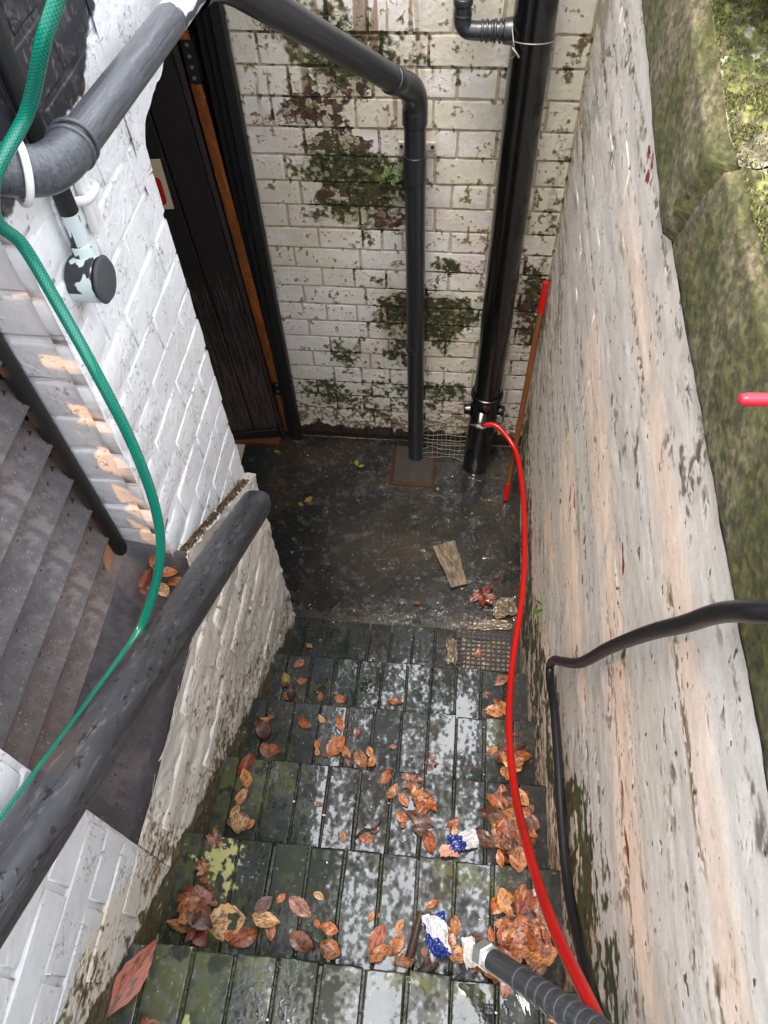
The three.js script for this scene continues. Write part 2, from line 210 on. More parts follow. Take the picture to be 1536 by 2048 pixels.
const floorT = surfTex(820, 570, -1.15, -0.02, 0.34, 1.0, (x, z) => {
  const n1 = fbm(x * 5 + 2, z * 5 + 8, 5), n2 = fbm(x * 26, z * 26 + 5, 4), n5 = fbm(x * 100, z * 100, 3), sw = fbm(x * 9 + n1 * 3, z * 12 + x * 4, 4);
  let c = mixc([50, 47, 43], [37, 39, 40], st(0.4, 0.6, n1)); c = mixc(c, [68, 58, 47], st(0.46, 0.8, fbm(x * 4 + 30, z * 5, 4) + blob(x, z, [[-0.45, 0.25, 0.3, 0.2, 0.16], [-0.7, 0.12, 0.2, 0.1, 0.2], [-0.15, 0.28, 0.2, 0.12, 0.14]])) * 0.8);
  c = mixc(c, [36, 38, 38], st(0.5, 0.75, sw) * 0.6); c = mixc(c, [92, 88, 82], st(0.66, 0.74, n2) * 0.5);
  const yl = st(0.5, 0.53, n2 * 0.3 + n5 * 0.25 + blob(x, z, [[-0.42, 0.16, 0.03, 0.012, 0.3], [-0.62, 0.38, 0.03, 0.03, 0.3], [-0.8, 0.12, 0.03, 0.02, 0.26], [0.02, 0.72, 0.05, 0.03, 0.18], [-0.36, 0.7, 0.06, 0.03, 0.16], [-0.05, 0.26, 0.015, 0.008, 0.3]])); c = mixc(c, [128, 94, 30], yl * 0.75);
  
  const ed = st(0.5, 0.58, n2 * 0.5 + n5 * 0.2 + st(0.86, 0.95, z) * 0.35); c = mixc(c, [84, 78, 70], ed * 0.6);
  if (n5 > 0.8 && n2 > 0.5) c = mixc(c, [150, 146, 136], 0.55);
  const k = 0.85 + 0.35 * (n5 - 0.3), fw = st(0.55, 0.6, fbm(x * 24 + 8, z * 40 + 3, 4) * 0.62 + n5 * 0.3 + blob(x, z, [[-0.1, 0.2, 0.24, 0.13, 0.16], [0.2, 0.2, 0.12, 0.2, 0.14], [-0.3, 0.05, 0.3, 0.03, 0.14], [0.2, 0.75, 0.14, 0.16, 0.14], [-0.1, 0.92, 0.4, 0.05, 0.12]]));
  return [c[0] * k, c[1] * k, c[2] * k, 0.5 + 0.35 * (n2 - 0.5) + 0.25 * (n5 - 0.5) * st(0.5, 0.7, n2), 0.2 - 0.16 * fw, 0.4 + 0.6 * fw];
}, 'chr');
const copeT = surfTex(620, 620, 0.0, 0.0, 1.1, 1.1, (u, v) => {
  const n1 = fbm(u * 6 + 2, v * 6 + 8, 5), n2 = fbm(u * 30, v * 30 + 5, 4), n5 = fbm(u * 110, v * 110, 3);
  let c = mixc([88, 80, 54], [106, 97, 76], st(0.4, 0.65, n1)); c = mixc(c, [78, 80, 40], st(0.40, 0.62, fbm(u * 5 + 9, v * 5 + 4, 4)) * 0.8); c = mixc(c, [118, 108, 90], st(0.6, 0.7, fbm(u * 9 + 3, v * 9, 4)) * 0.5); c = mixc(c, [60, 62, 30], st(0.55, 0.63, fbm(u * 70, v * 70 + 4, 3)) * 0.6);
  const k = 0.62 + 0.75 * (n5 - 0.1) + 0.3 * (vn(u * 420, v * 420) - 0.5); return [c[0] * k, c[1] * k, c[2] * k, 0.4 + 0.3 * n2 + 0.3 * n5];
});
const copeTopT = surfTex(620, 620, 0.0, 0.0, 1.1, 1.1, (u, v) => {
  const n1 = fbm(u * 7 + 12, v * 7 + 8, 5), n2 = fbm(u * 34, v * 34 + 5, 4), n5 = fbm(u * 130, v * 130, 3);
  let c = mixc([124, 115, 96], [96, 90, 76], st(0.4, 0.65, n1)); c = mixc(c, [136, 128, 112], st(0.56, 0.7, n2)); 
  c = mixc(c, mixc([112, 112, 58], [70, 80, 36], st(0.4, 0.6, n2)), st(0.48, 0.56, fbm(u * 13 + 40, v * 13 + 4, 4) * 0.7 + 0.3 * n5) * 0.85); c = mixc(c, [70, 62, 46], st(0.56, 0.64, fbm(u * 60, v * 60 + 7, 3)) * 0.8); c = mixc(c, [158, 152, 134], st(0.66, 0.74, fbm(u * 48 + 3, v * 48, 3)));
  const k = 0.55 + 1.0 * (n5 - 0.05) + 0.3 * (vn(u * 400, v * 400) - 0.5); return [c[0] * k, c[1] * k, c[2] * k, 0.4 + 0.3 * n2 + 0.3 * n5];
});
// neutral grain for painted timber, plastic and so on: brush lines along v
const grainT = surfTex(512, 512, 0, 0, 0.5, 0.5, (u, v) => { const n = fbm(u * 160, v * 10, 4), m = fbm(u * 60, v * 60, 4), s = fbm(u * 260, v * 260, 2); const k = 150 + 70 * (n - 0.5) + 70 * (m - 0.5); const w = s > 0.78 ? 60 : 0; return [k + w, k + w, k + w, 0.5 * n + 0.3 * m + 0.2 * s, 0.35 + 0.5 * m]; }, 'chr');

// dusty black paint: pale grey dust, flecks and scratches
const dustT = surfTex(512, 512, 0, 0, 0.6, 0.6, (u, v) => { const n = fbm(u * 12, v * 12, 5), m = fbm(u * 70, v * 70, 3), f = vn(u * 420, v * 420), g = vn(u * 130 + 5, v * 130); let c = mixc([86, 84, 88], [112, 109, 111], st(0.35, 0.65, n)); c = mixc(c, [70, 68, 72], st(0.35, 0.8, m) * 0.6); if (f > 0.92) c = mixc(c, [176, 172, 168], 0.6); if (g > 0.965) c = [34, 32, 34]; return [c[0], c[1], c[2], 0.5 + 0.3 * m]; });
// handrail: old black paint, rubbed, with dark wet spots and pale scuffs along the grain
const railT = surfTex(200, 900, 0, 0, 0.23, 1.9, (u, v) => { const n = fbm(u * 30, v * 7, 4), m = fbm(u * 120, v * 26, 4), w = st(0.70, 0.74, fbm(u * 110 + 5, v * 60, 3)), s = st(0.7, 0.76, fbm(u * 260 + 3, v * 34, 3) + 0.04 * (n - 0.5)); let c = mixc([54, 57, 63], [40, 42, 47], st(0.35, 0.65, n)); c = mixc(c, [70, 72, 76], st(0.5, 0.75, m) * 0.4); c = mixc(c, [24, 25, 28], w * 0.55); c = mixc(c, [142, 140, 136], s * 0.3); const ck = Math.abs(fbm(u * 40 + 9, v * 2.2, 3) - 0.5); if (ck < 0.006) c = mixc(c, [20, 20, 22], 0.8); return [c[0], c[1], c[2], 0.5 + 0.3 * m - 0.3 * w - (ck < 0.006 ? 0.3 : 0), 0.5 - 0.36 * w]; }, 'chr');
// door: black paint, worn to grey-brown wood in blotches at the foot
const doorT = surfTex(300, 1000, 0, 0, 0.6, 2.1, (u, v) => { const n = fbm(u * 34, v * 30, 4), m = fbm(u * 150, v * 12, 3), w = st(0.5, 0.55, n + 0.1 * (m - 0.5) + 0.16 * st(0.42, 0.1, v) - 0.1); let c = mixc([24, 24, 27], [32, 30, 32], m); c = mixc(c, mixc([92, 80, 74], [66, 56, 50], m), w * (v < 0.45 ? 1 : 0)); if (fbm(u * 260, v * 200, 2) > 0.86) c = [110, 104, 98]; return [c[0], c[1], c[2], 0.5 + 0.4 * m - 0.2 * w]; });
const M = {
  back: std({ map: backT.map, bumpMap: backT.bump, bumpScale: 0.006, roughness: 0.72 }),
  backMortar: std({ map: backMT.map, bumpMap: backT.bump, bumpScale: 0.008, roughness: 0.85, color: 0xcfc8bb }),
  right: std({ map: rightT.map, bumpMap: rightT.bump, bumpScale: 0.006, roughness: 0.68 }),
  side: std({ map: sideT.map, bumpMap: sideT.bump, bumpScale: 0.0055, roughness: 0.62 }),
  tread: [0xffffff, 0xe2e6ea, 0xf4ece6].map(c => phy({ map: treadT.map, bumpMap: treadT.bump, bumpScale: 0.0007, roughnessMap: treadT.rough, roughness: 1, color: c, ior: 2.1, specularIntensityMap: treadT.rough, specularIntensity: 1 })),
  treadMortar: std({ map: treadT.map, bumpMap: treadT.bump, bumpScale: 0.004, roughness: 0.5, color: 0x9aa088 }),
  floor: phy({ map: floorT.map, bumpMap: floorT.bump, bumpScale: 0.0035, roughnessMap: floorT.rough, specularIntensityMap: floorT.rough, roughness: 1, ior: 2.1 }),
  cope: std({ map: copeT.map, bumpMap: copeT.bump, bumpScale: 0.006, roughness: 0.95 }),
  copeTop: std({ map: copeTopT.map, bumpMap: copeTopT.bump, bumpScale: 0.012, roughness: 0.95 }),
  blackWood: std({ map: grainT.map, bumpMap: grainT.bump, bumpScale: 0.001, roughness: 0.55, color: 0x2a2c30 }),
  doorWood: std({ map: doorT.map, bumpMap: doorT.bump, bumpScale: 0.0015, roughness: 0.5 }),
  louvre: std({ map: dustT.map, bumpMap: dustT.bump, bumpScale: 0.0015, roughness: 0.8 }),
  orange: std({ map: grainT.map, bumpMap: grainT.bump, bumpScale: 0.0006, roughness: 0.6, color: 0xd47a34 }),
  greyPipe: phy({ map: grainT.map, bumpMap: grainT.bump, bumpScale: 0.0004, roughness: 0.38, color: 0x7c828e, clearcoat: 0.25, clearcoatRoughness: 0.3 }),
  darkPipe: phy({ map: grainT.map, bumpMap: grainT.bump, bumpScale: 0.0004, roughness: 0.34, color: 0x45484f, clearcoat: 0.3, clearcoatRoughness: 0.25 }),
  soil: phy({ roughness: 0.2, color: 0x08090b, bumpMap: grainT.bump, bumpScale: 0.0003, clearcoat: 0.5, clearcoatRoughness: 0.12 }),
  rail: phy({ map: railT.map, bumpMap: railT.bump, bumpScale: 0.0025, roughnessMap: railT.rough, roughness: 1, clearcoat: 0.35, clearcoatRoughness: 0.25 }),
  red: phy({ color: 0xa8120e, roughness: 0.3, bumpMap: grainT.bump, bumpScale: 0.0004 }), redPaint: phy({ color: 0xb81a1c, roughness: 0.4 }),
  blackRubber: phy({ color: 0x15161a, roughness: 0.38 }),
  sleeve: phy({ map: grainT.map, color: 0x62666e, roughness: 0.45, bumpMap: grainT.bump, bumpScale: 0.0005 }),
  pole: std({ map: grainT.map, bumpMap: grainT.bump, bumpScale: 0.0006, color: 0xb06a3c, roughness: 0.5 }),
  steel: std({ color: 0xc6caca, metalness: 0.7, roughness: 0.3 }), wire: std({ color: 0x8d8a82, metalness: 0.6, roughness: 0.5 }), iron: std({ map: grainT.map, bumpMap: grainT.bump, bumpScale: 0.001, color: 0x6e6a6e, metalness: 0.3, roughness: 0.45 }),
  white: std({ color: 0xdedfe0, roughness: 0.5 }),
};
// ---------------------------------------------------------------- setting: ground, landing, walls, steps
const soilT = surfTex(512, 512, 0, 0, 2, 2, (u, v) => { const n = fbm(u * 9, v * 9, 5), m = fbm(u * 60, v * 60, 3); const c = mixc([58, 50, 34], [52, 62, 28], st(0.45, 0.6, n)); const k = 0.7 + 0.6 * m; return [c[0] * k, c[1] * k, c[2] * k, m]; });
const groundM = std({ map: soilT.map, bumpMap: soilT.bump, bumpScale: 0.02, roughness: 0.95 });
{ // one sheet of garden ground round the sunken stairwell, out to the horizon
  const s = new THREE.Shape([[-200, -200], [200, -200], [200, 200], [-200, 200]].map(p => new THREE.Vector2(...p)));
  s.holes.push(new THREE.Path([[-3.0, -0.8], [-3.0, 3.4], [0.66, 3.4], [0.66, -0.8]].map(p => new THREE.Vector2(...p))));
  const g = new THREE.ShapeGeometry(s); g.rotateX(Math.PI / 2); // x, z
  const P = g.attributes.position, U = []; for (let i = 0; i < P.count; i++) U.push(P.getX(i), P.getZ(i)); g.setAttribute('uv', new THREE.Float32BufferAttribute(U, 2));
  const I = g.index.array; for (let i = 0; i < I.length; i += 3) { const t = I[i]; I[i] = I[i + 1]; I[i + 1] = t; } g.computeVertexNormals();
  g.translate(0, 2.2, 0); tag(mesh('ground', g, groundM), 'mossy garden ground beside the sunken stairwell', undefined, undefined, 'structure');
}
{ // landing: muddy concrete, uneven under a film of water
  const g = grid(70, 48, (s, t) => { const x = -1.15 + 1.49 * s, z = 0.985 - 1.0 * t; return { p: [x, -0.004 + 0.006 * (fbm(x * 4, z * 4 + 3, 3) - 0.5) + 0.0025 * (fbm(x * 22, z * 22, 2) - 0.5), z], uv: [x, z] }; });
  tag(mesh('landing_floor', g, M.floor), 'muddy wet concrete floor of the sunken landing', undefined, undefined, 'structure');
  const sub = box(-1.25, 0.36, -0.25, -0.03, -0.2, 3.4); tag(mesh('subsoil', sub, groundM), 'earth under the landing and steps', undefined, undefined, 'structure');
}
{ // rippling run-off round the gully and along the right-hand wall
  const mask = (x, z) => fbm(x * 22 + 4, z * 30, 3) * 0.6 + fbm(x * 80, z * 80, 2) * 0.2 + blob(x, z, [[-0.14, 0.2, 0.2, 0.14, 0.2], [0.1, 0.14, 0.2, 0.1, 0.2], [0.22, 0.3, 0.08, 0.2, 0.16], [-0.35, 0.04, 0.25, 0.025, 0.22], [0.2, 0.8, 0.14, 0.14, 0.16], [-0.05, 0.93, 0.3, 0.03, 0.14]]) - 0.53;
  const hgt = (x, z) => 0.0035 + 0.006 * (fbm(x * 42 + z * 20, z * 60 - x * 14, 3) - 0.5), P = [], N = [], c = 0.005;
  for (let x = -0.85; x < 0.3; x += c) for (let z = 0.01; z < 0.945; z += c) { if (mask(x, z) < 0 || (x > -0.275 && x < -0.062 && z < 0.262)) continue; const q = [[x, z], [x, z + c], [x + c, z + c], [x, z], [x + c, z + c], [x + c, z]]; for (const [a, e] of q) { const h = hgt(a, e); P.push(a, h, e); const n = V((hgt(a - 0.002, e) - hgt(a + 0.002, e)) / 0.004, 1, (hgt(a, e - 0.002) - hgt(a, e + 0.002)) / 0.004).normalize(); N.push(n.x, n.y, n.z); } }
  const g = new THREE.BufferGeometry(); g.setAttribute('position', new THREE.Float32BufferAttribute(P, 3)); g.setAttribute('normal', new THREE.Float32BufferAttribute(N, 3)); g.setAttribute('uv', new THREE.Float32BufferAttribute(new Float32Array(P.length / 3 * 2), 2));
  tag(mesh('shallow_water', g, phy({ color: 0xffffff, transmission: 1, roughness: 0.03, ior: 1.6, thickness: 0 })), 'rippling shallow water on the landing floor', undefined, undefined, 'structure');
}
// ---- back wall of painted brick
const backWall = thing('back_wall', 'white painted brick wall with peeling paint and green algae behind the drainpipes', 'wall');
{
  const core = grid(60, 130, (s, t) => { const x = -0.709 + 1.06 * s, y = -0.03 + 2.2 * t; return { p: [x, y, -0.004 + 0.004 * (fbm(x * 30, y * 30, 3) - 0.5)], uv: [x, y] }; });
  mesh('mortar', core, M.backMortar, backWall);
  mesh('wall_mass', merge([box(-0.709, 0.9, -0.1, 2.6, -0.4, -0.03)]), std({ color: 0xb9b2a6, roughness: 0.9, map: backT.map }), backWall);
  // bed heights read from the courses; perpends in metres
  const beds = [0.03, 0.117, 0.203, 0.289, 0.375, 0.462, 0.548, 0.632, 0.716, 0.8, 0.885, 0.969, 1.055, 1.139, 1.229, 1.317, 1.408, 1.5, 1.594, 1.684, 1.775, 1.868, 1.96, 2.05];
  const joints = { 21: [-0.55, -0.43, -0.306, -0.186, -0.067, 0.06, 0.2], 20: [-0.6, -0.421, -0.306, -0.186, -0.067, 0.07, 0.2], 19: [-0.63, -0.416, -0.27, -0.135, 0.096, 0.21], 18: [-0.549, -0.42, -0.298, -0.17, -0.05, 0.069, 0.21], 17: [-0.616, -0.483, -0.355, -0.118, 0.1, 0.22], 16: [-0.526, -0.42, -0.285, -0.16, -0.041, 0.079, 0.2], 15: [-0.6, -0.477, -0.367, -0.11, 0.09, 0.21], 14: [-0.56, -0.396, -0.288, -0.17, -0.052, 0.07, 0.22], 13: [-0.616, -0.362, -0.106, 0.1, 0.21], 12: [-0.516, -0.359, -0.29, -0.217, -0.049, 0.08, 0.2], 11: [-0.615, -0.373, -0.15, 0.08, 0.22] };
  for (let k = 0; k < beds.length - 1; k++) {
    const j = joints[k] || (k % 2 ? [-0.6, -0.36, -0.13, 0.1, 0.22] : [-0.52, -0.4, -0.28, -0.05, 0.07, 0.2]);
    const xs = [-0.709, ...j, 0.315];
    for (let i = 0; i < xs.length - 1; i++) {
      const a = xs[i] + 0.004 + rr(0, 0.002), b = xs[i + 1] - 0.004 - rr(0, 0.002), lo = beds[k] + 0.0045 + rr(-0.001, 0.001), hi = beds[k + 1] - 0.0045 + rr(-0.001, 0.001);
      mesh('brick', brickGeo(a, b, lo, hi, 0.001 + rr(-0.0015, 0.002), -0.02, (u, v, d) => [u, v, d], undefined, 0.0032, 0.0016, false, 0.76), M.back, backWall);
    }
  }
}
// ---- right-hand retaining wall, thickly painted brick
const rightWall = thing('retaining_wall', 'long off-white painted brick retaining wall beside the steps, streaked with dirt', 'wall');
const topR = z => z > 1.27 ? 2.032 : 2.032 + (1.27 - z) * 0.155;
{
  const map = (z, y, d) => [XR - d, y, z];
  const core = grid(190, 120, (s, t) => { const z = 3.15 * s - 0.01, y = -0.03 + (topR(z) + 0.03) * t; return { p: [XR + 0.0005 - 0.005 * (fbm(z * 24, y * 34, 3) - 0.5), y, z], uv: [z, y] }; });
  mesh('mortar', core, M.right, rightWall);
  mesh('wall_mass', box(XR + 0.03, XR + 0.3, -0.1, 2.03, -0.02, 3.2), M.cope, rightWall);
  let n = 0;
  for (let k = 0; k < 24; k++) {
    const lo = 0.02 + k * 0.09, hi = lo + 0.09; let z = k % 2 ? -0.1 : 0.02, i = 0;
    while (z < 2.75) {
      const w = (i++ % 3 === 2) ? 0.12 : 0.24, a = Math.max(0.004, z + 0.004), b = z + w - 0.004; z += w;
      if (b - a < 0.04 || hi > topR(b) - 0.004 || hi < wallY(a) - 0.08 || n >= 298) continue; n++;
      const dd = 0.0004 + rr(-0.0016, 0.0016);
      mesh('brick', brickGeo(a, b, lo + 0.004, hi - 0.004, dd, -0.02, map, undefined, b < 1.0 && lo > 1.2 ? 0.0045 : 0.0035, 0.0012, false, b < 1.0 && lo > 1.2 ? 0.6 : 0.85), M.right, rightWall);
    }
  }
}
// ---- left side wall: pier, raking lower wall, near wall, and the house above
const sideWall = thing('house_side_wall', 'white painted brick house wall with louvred opening, left of the brick steps', 'wall');
const topL = z => z < 1.45 ? 0.955 + (z - 0.955) * 0.71 : z < 1.56 ? 1.307 - (z - 1.45) * 1.55 : z < 2.04 ? 1.135 : 2.3;
{
  const disp = (z, y, a) => a * (fbm(z * 26, y * 26 + 9, 4) - 0.5);
  // lower wall, rough render over brick
  const seg = (za, zb, nu, nv) => grid(nu, nv, (s, t) => { const z = za + (zb - za) * s, top = z >= 2.039 && za >= 2.039 ? 2.3 : Math.min(topL(Math.min(z, 2.0389)), 9), lo = Math.max(-0.04, wallY(z) - 0.3), y = lo + (top - lo) * t; return { p: [XL + disp(z, y, 0.014) * (za > 2 ? 0.35 : 1), y, z], uv: [Math.min(z, 2.69), y] }; });
  const flipG = g => { const I = g.index.array; for (let i = 0; i < I.length; i += 3) { const q = I[i]; I[i] = I[i + 1]; I[i + 1] = q; } g.computeVertexNormals(); return g; };
  mesh('lower_render', flipG(seg(0.955, 2.0389, 130, 120)), M.side, sideWall);
  mesh('near_render', flipG(seg(2.04, 3.2, 60, 80)), M.side, sideWall);
  // end of the lower wall facing the back wall, and the raking ledge on top of it
  mesh('end_face', grid(14, 60, (s, t) => { const x = XL - 0.3 * s, y = -0.04 + 1.0 * t; return { p: [x + (s === 0 ? disp(0.955, y, 0.022) : 0), y, 0.955 + (s === 0 ? 0 : disp(x * 3, y, 0.02))], uv: [0.7 - 0.3 * s, y] }; }), M.side, sideWall);
  mesh('ledge', grid(40, 4, (s, t) => { const z = 0.955 + 0.5 * s, x = XL + (t ? 0 : disp(z, topL(z), 0.022)) - 0.06 * t; return { p: [x, topL(z) + 0.004 * (fbm(z * 40, t * 9, 2) - 0.5) - (t ? 0.001 : 0), z], uv: [z, 0.9 + 0.1 * t] }; }), M.side, sideWall);
  // pier
  const map = (z, y, d) => [XP + d, y, z];
  const core = grid(40, 110, (s, t) => { const z = 1.46 - 0.48 * s, y = 0.9 + 1.62 * t; return { p: [XP - 0.0042 + 0.003 * (fbm(z * 34, y * 34, 3) - 0.5), y, z], uv: [z, y] }; });
  mesh('mortar', core, M.side, sideWall);
  mesh('pier_core', box(XP - 0.36, XP - 0.022, -0.03, 2.5, 0.972, 1.438), M.side, sideWall);
  for (let k = 0; k < 17; k++) {
    const lo = 0.93 + k * 0.0925, hi = lo + 0.0925, cuts = k % 2 ? [0.972, 1.06, 1.27, 1.457] : [0.972, 1.175, 1.35, 1.457];
    for (let i = 0; i < 3; i++) {
      const a = cuts[i] + (i ? 0.004 : rr(-0.006, 0.006)), b = cuts[i + 1] - (i < 2 ? 0.004 : 0);
      mesh('brick', brickGeo(a, b, lo + 0.0045, hi - 0.0045, 0.0 + rr(-0.0015, 0.0015), -0.03, map, undefined, i === 2 ? 0.009 : 0.0035, 0.0012, true, i === 2 ? 0 : 0.7), M.side, sideWall);
    }
    // return face towards the stairs, beside the louvres
    const mf = (x, y, d) => [x, y, 1.449 + d];
    mesh('brick', brickGeo(-0.75, XP - 0.003, lo + 0.005, hi - 0.005, 0.001 + rr(-0.003, 0.003), -0.03, mf, (x, y) => [1.47 + (XP - x), y], 0.007, 0.0015, false, 0.6), M.side, sideWall);
  }
  mesh('mortar', grid(14, 90, (s, t) => { const x = -0.76 + 0.15 * s, y = 1.0 + 1.5 * t; return { p: [x, y, 1.443 + 0.006 * (fbm(x * 40, y * 40, 2) - 0.5)], uv: [1.47 + (XP - x), y] }; }), M.side, sideWall);
  // wall over the door recess, ragged underside
  const lint = (z) => 2.03 + 0.045 * (fbm(z * 7, 2, 3) - 0.3) + (z < 0.9 ? (0.9 - z) * 0.12 : (z - 0.9) * -0.9 * st(0.9, 1.06, z)) + 0.012 * (fbm(z * 40, 5, 2) - 0.5);
  mesh('lintel', merge([grid(70, 24, (s, t) => { const z = 1.03 - 1.06 * s, lo = lint(z), y = lo + (2.55 - lo) * t; return { p: [XP + 0.002 + 0.006 * (fbm(z * 30, y * 30, 3) - 0.5), y, z], uv: [Math.max(0.02, z), y] }; }), grid(70, 6, (s, t) => { const z = -0.03 + 1.06 * s; return { p: [XP + 0.002 - 0.34 * t, lint(z) + 0.02 * t, z], uv: [Math.max(0.02, z), 2.1 + 0.3 * t] }; })]), M.side, sideWall);
  // courses on the near wall
  const mapL = (z, y, d) => [XL + d, y, z];
  for (let k = 0; k < 14; k++) {
    const lo = 0.86 + k * 0.0925; let z = 2.05 + (k % 2 ? 0.0 : -0.12);
    while (z < 2.75) { const a = Math.max(2.045, z + 0.004), b = z + 0.232; z += 0.24; if (b - a < 0.05 || lo < wallY(b) - 0.05) continue; mesh('brick', brickGeo(a, b, lo + 0.004, lo + 0.0885, 0.0075 + rr(-0.0008, 0.0008), -0.02, mapL, (u, v) => [Math.min(u, 2.69), v], 0.0022, 0.0006, true, 0.9), M.side, sideWall); }
  }
  // smooth bricks showing through the render of the lower wall
  for (const [a, b, lo] of [[1.1, 1.33, 0.62], [1.2, 1.45, 0.72], [1.05, 1.3, 0.82], [1.34, 1.55, 0.82], [1.5, 1.74, 1.0], [1.24, 1.47, 0.92], [1.76, 1.98, 0.93], [1.12, 1.3, 0.32], [1.55, 1.78, 0.72]]) mesh('brick', brickGeo(a, b, lo, lo + 0.082, 0.006, -0.02, mapL, (u, v) => [u % 2.1, v], 0.007, 0.0015, true), M.side, sideWall);
  // painted sill, sloping out from the louvres
  const sillY = (x, z) => { const o = topL(cl(z, 1.452, 2.0389)), t = cl((XL - x) / 0.15); return o + t * (1.375 - o) * 0.66 + 0.004; };
  mesh('sill', merge([grid(24, 60, (s, t) => { const x = -0.80 + 0.217 * s, z = 2.06 - 0.615 * t; return { p: [x, sillY(x, z) + 0.006 * (fbm(x * 20, z * 20, 3) - 0.5) - (s > 0.99 ? 0.012 : 0), z], uv: [x, z] }; })]), phy({ map: dustT.map, bumpMap: dustT.bump, bumpScale: 0.002, roughness: 0.5, color: 0xb4b2b8 }), sideWall);
  // unseen house top, wall height and roof edge added to block some sky
  mesh('upper_wall', merge([box(-1.2, XP - 0.002, 2.56, 2.9, -0.4, 1.46), box(-1.2, XL - 0.002, 2.3, 2.9, 2.04, 6), box(-1.2, XP - 0.002, 2.5, 2.9, 1.46, 2.04)]), std({ color: 0xe2e0dc, roughness: 0.9 }), sideWall);
  mesh('added_eaves', box(-1.4, -0.56, 2.9, 2.98, -1, 6), std({ color: 0x3a3836, roughness: 0.8 }), sideWall);
}
// ---- closed room behind the louvres and the door
tag(mesh('cellar_room', merge([box(-3.0, -2.9, -0.1, 2.6, -0.5, 3.3), box(-2.9, -1.0, 2.5, 2.6, -0.5, 3.3), box(-2.9, -0.97, -0.1, 0, -0.5, 3.3), box(-2.9, -0.6, -0.1, 2.6, 3.2, 3.3), box(-2.9, -0.97, 0, 2.5, 0.98, 1.06), box(-0.98, -0.83, 0, 1.12, 1.44, 3.2), box(-0.98, -0.83, 0, 2.5, 2.1, 3.2), box(-3.0, -0.709, -0.1, 3.1, -0.5, -0.4)]), std({ color: 0xb8ae9c, roughness: 0.9 })), 'pale cellar room behind the black louvres', undefined, undefined, 'structure');
// ---- brick steps
const steps = thing('brick_staircase', 'wet blue-black brick steps with mossy joints leading down to the landing', 'staircase');
const stepNames = ['paving row at the foot of the steps', 'lowest step', 'second step', 'third step', 'fourth step', 'fifth step', 'sixth step'];
const jx = [-0.628, -0.541, -0.453, -0.367, -0.281, -0.194, -0.106, -0.021, 0.067, 0.155, 0.241, 0.33];
for (let k = 0; k < 8; k++) {
  const y = k * RISE, z0 = Z0 + k * GO, z1 = z0 + GO;
  const body = mesh('step', box(-0.62, 0.33, k ? y - RISE - 0.02 : -0.1, y - 0.008, z0 + 0.006, k === 7 ? 3.4 : z1 + 0.1), M.treadMortar, steps);
  const P = body.geometry.attributes.position, U = body.geometry.attributes.uv; for (let i = 0; i < P.count; i++) U.setXY(i, P.getX(i), P.getZ(i));
  for (let i = 0; i < jx.length - 1; i++) {
    if (k === 0 && i >= 8) continue;
    const off = (k % 2 ? 0 : 0.004), a = jx[i] + 0.0025 + off + rr(-0.0015, 0.0015), b = jx[i + 1] - 0.0025 + off + rr(-0.0015, 0.0015), dy = rr(-0.002, 0.002), tx = rr(-0.02, 0.02), tz = rr(-0.008, 0.008);
    mesh('brick', brickGeo(a, b, z0 + rr(-0.004, 0.004), z1 - 0.004, y + dy, y - 0.07, (u, v, d) => [u, d + (u - (a + b) / 2) * tx + (v - z0) * tz, v], undefined, 0.0042, 0.0004, true, 0.97), M.tread[(i * 5 + k * 3 + (i * k) % 2) % 3], body);
  }
}
// ---- coping stones on the retaining wall
function coping(label, za, zb, lo, hi, nose, grp) {
  const o = thing('coping_stone', label, 'coping', [0, 0, 0], grp); const L = zb - za, n = Math.round(L * 46);
  const prof = z => { const b = lo(z), t = hi(z), w = 0.007 * (fbm(z * 9, 3, 3) - 0.5); return [[XR + 0.012, b + 0.003], [XR - nose + w * 0.4, b + 0.012], [XR - nose + 0.004 + w, b + 0.06], [XR - nose + 0.010 + w, b + (t - b) * 0.62], [XR - nose + 0.020 + w, t - 0.022], [XR - nose + 0.045 + w, t - 0.004]]; };
  const face = grid(n, 40, (s, t) => { const z = (za < 1 ? za : za + 0.078 * t) + ((za < 1 ? zb + 0.078 * t : zb) - (za < 1 ? za : za + 0.078 * t)) * s, P = prof(z), q = t * (P.length - 1), i = Math.min(P.length - 2, Math.floor(q)), f = q - i; let x = P[i][0] + (P[i + 1][0] - P[i][0]) * f, y = P[i][1] + (P[i + 1][1] - P[i][1]) * f; const d = 0.006 * (fbm(z * 26, y * 26, 4) - 0.5); x -= d; const e = za < 1 ? (1 - s) * L : 1; if (e < 0.02) x += 0.018 * (1 - e / 0.02) ** 2; return { p: [x, y, z], uv: [z * 0.9 + (za < 1 ? 0.3 : 0), t * 0.26] }; });
  mesh('face', face, M.cope, o);
  const top = grid(n * 2, 60, (s, t) => { const z = (za < 1 ? za : za + 0.078) + (L + (za < 1 ? 0.078 : -0.078)) * s, P = prof(z), q = P[P.length - 1], x = q[0] + 0.36 * t; let y = q[1] + 0.03 * t + (t > 0 ? 0.016 * (fbm(z * 16 + 3, x * 16, 4) - 0.5) + 0.006 * (fbm(z * 70, x * 70, 2) - 0.5) : 0); if (t === 0) return { p: [x - 0.006 * (fbm(z * 26, y * 26, 4) - 0.5), y, z], uv: [z * 0.9, x] }; return { p: [x, y, z], uv: [z * 0.9, x] }; });
  mesh('top', top, M.copeTop, o);
  mesh('core', box(XR + 0.03, XR + 0.34, lo((za + zb) / 2) + 0.02, Math.min(hi(za), hi(zb)) - 0.03, za + 0.001, zb - 0.001), M.cope, o);
}
coping('sloping mossy coping stone on the retaining wall, ending at the open joint', -0.4, 1.262, topR, z => topR(z) + 0.182, 0.016, 'coping stones of the retaining wall');
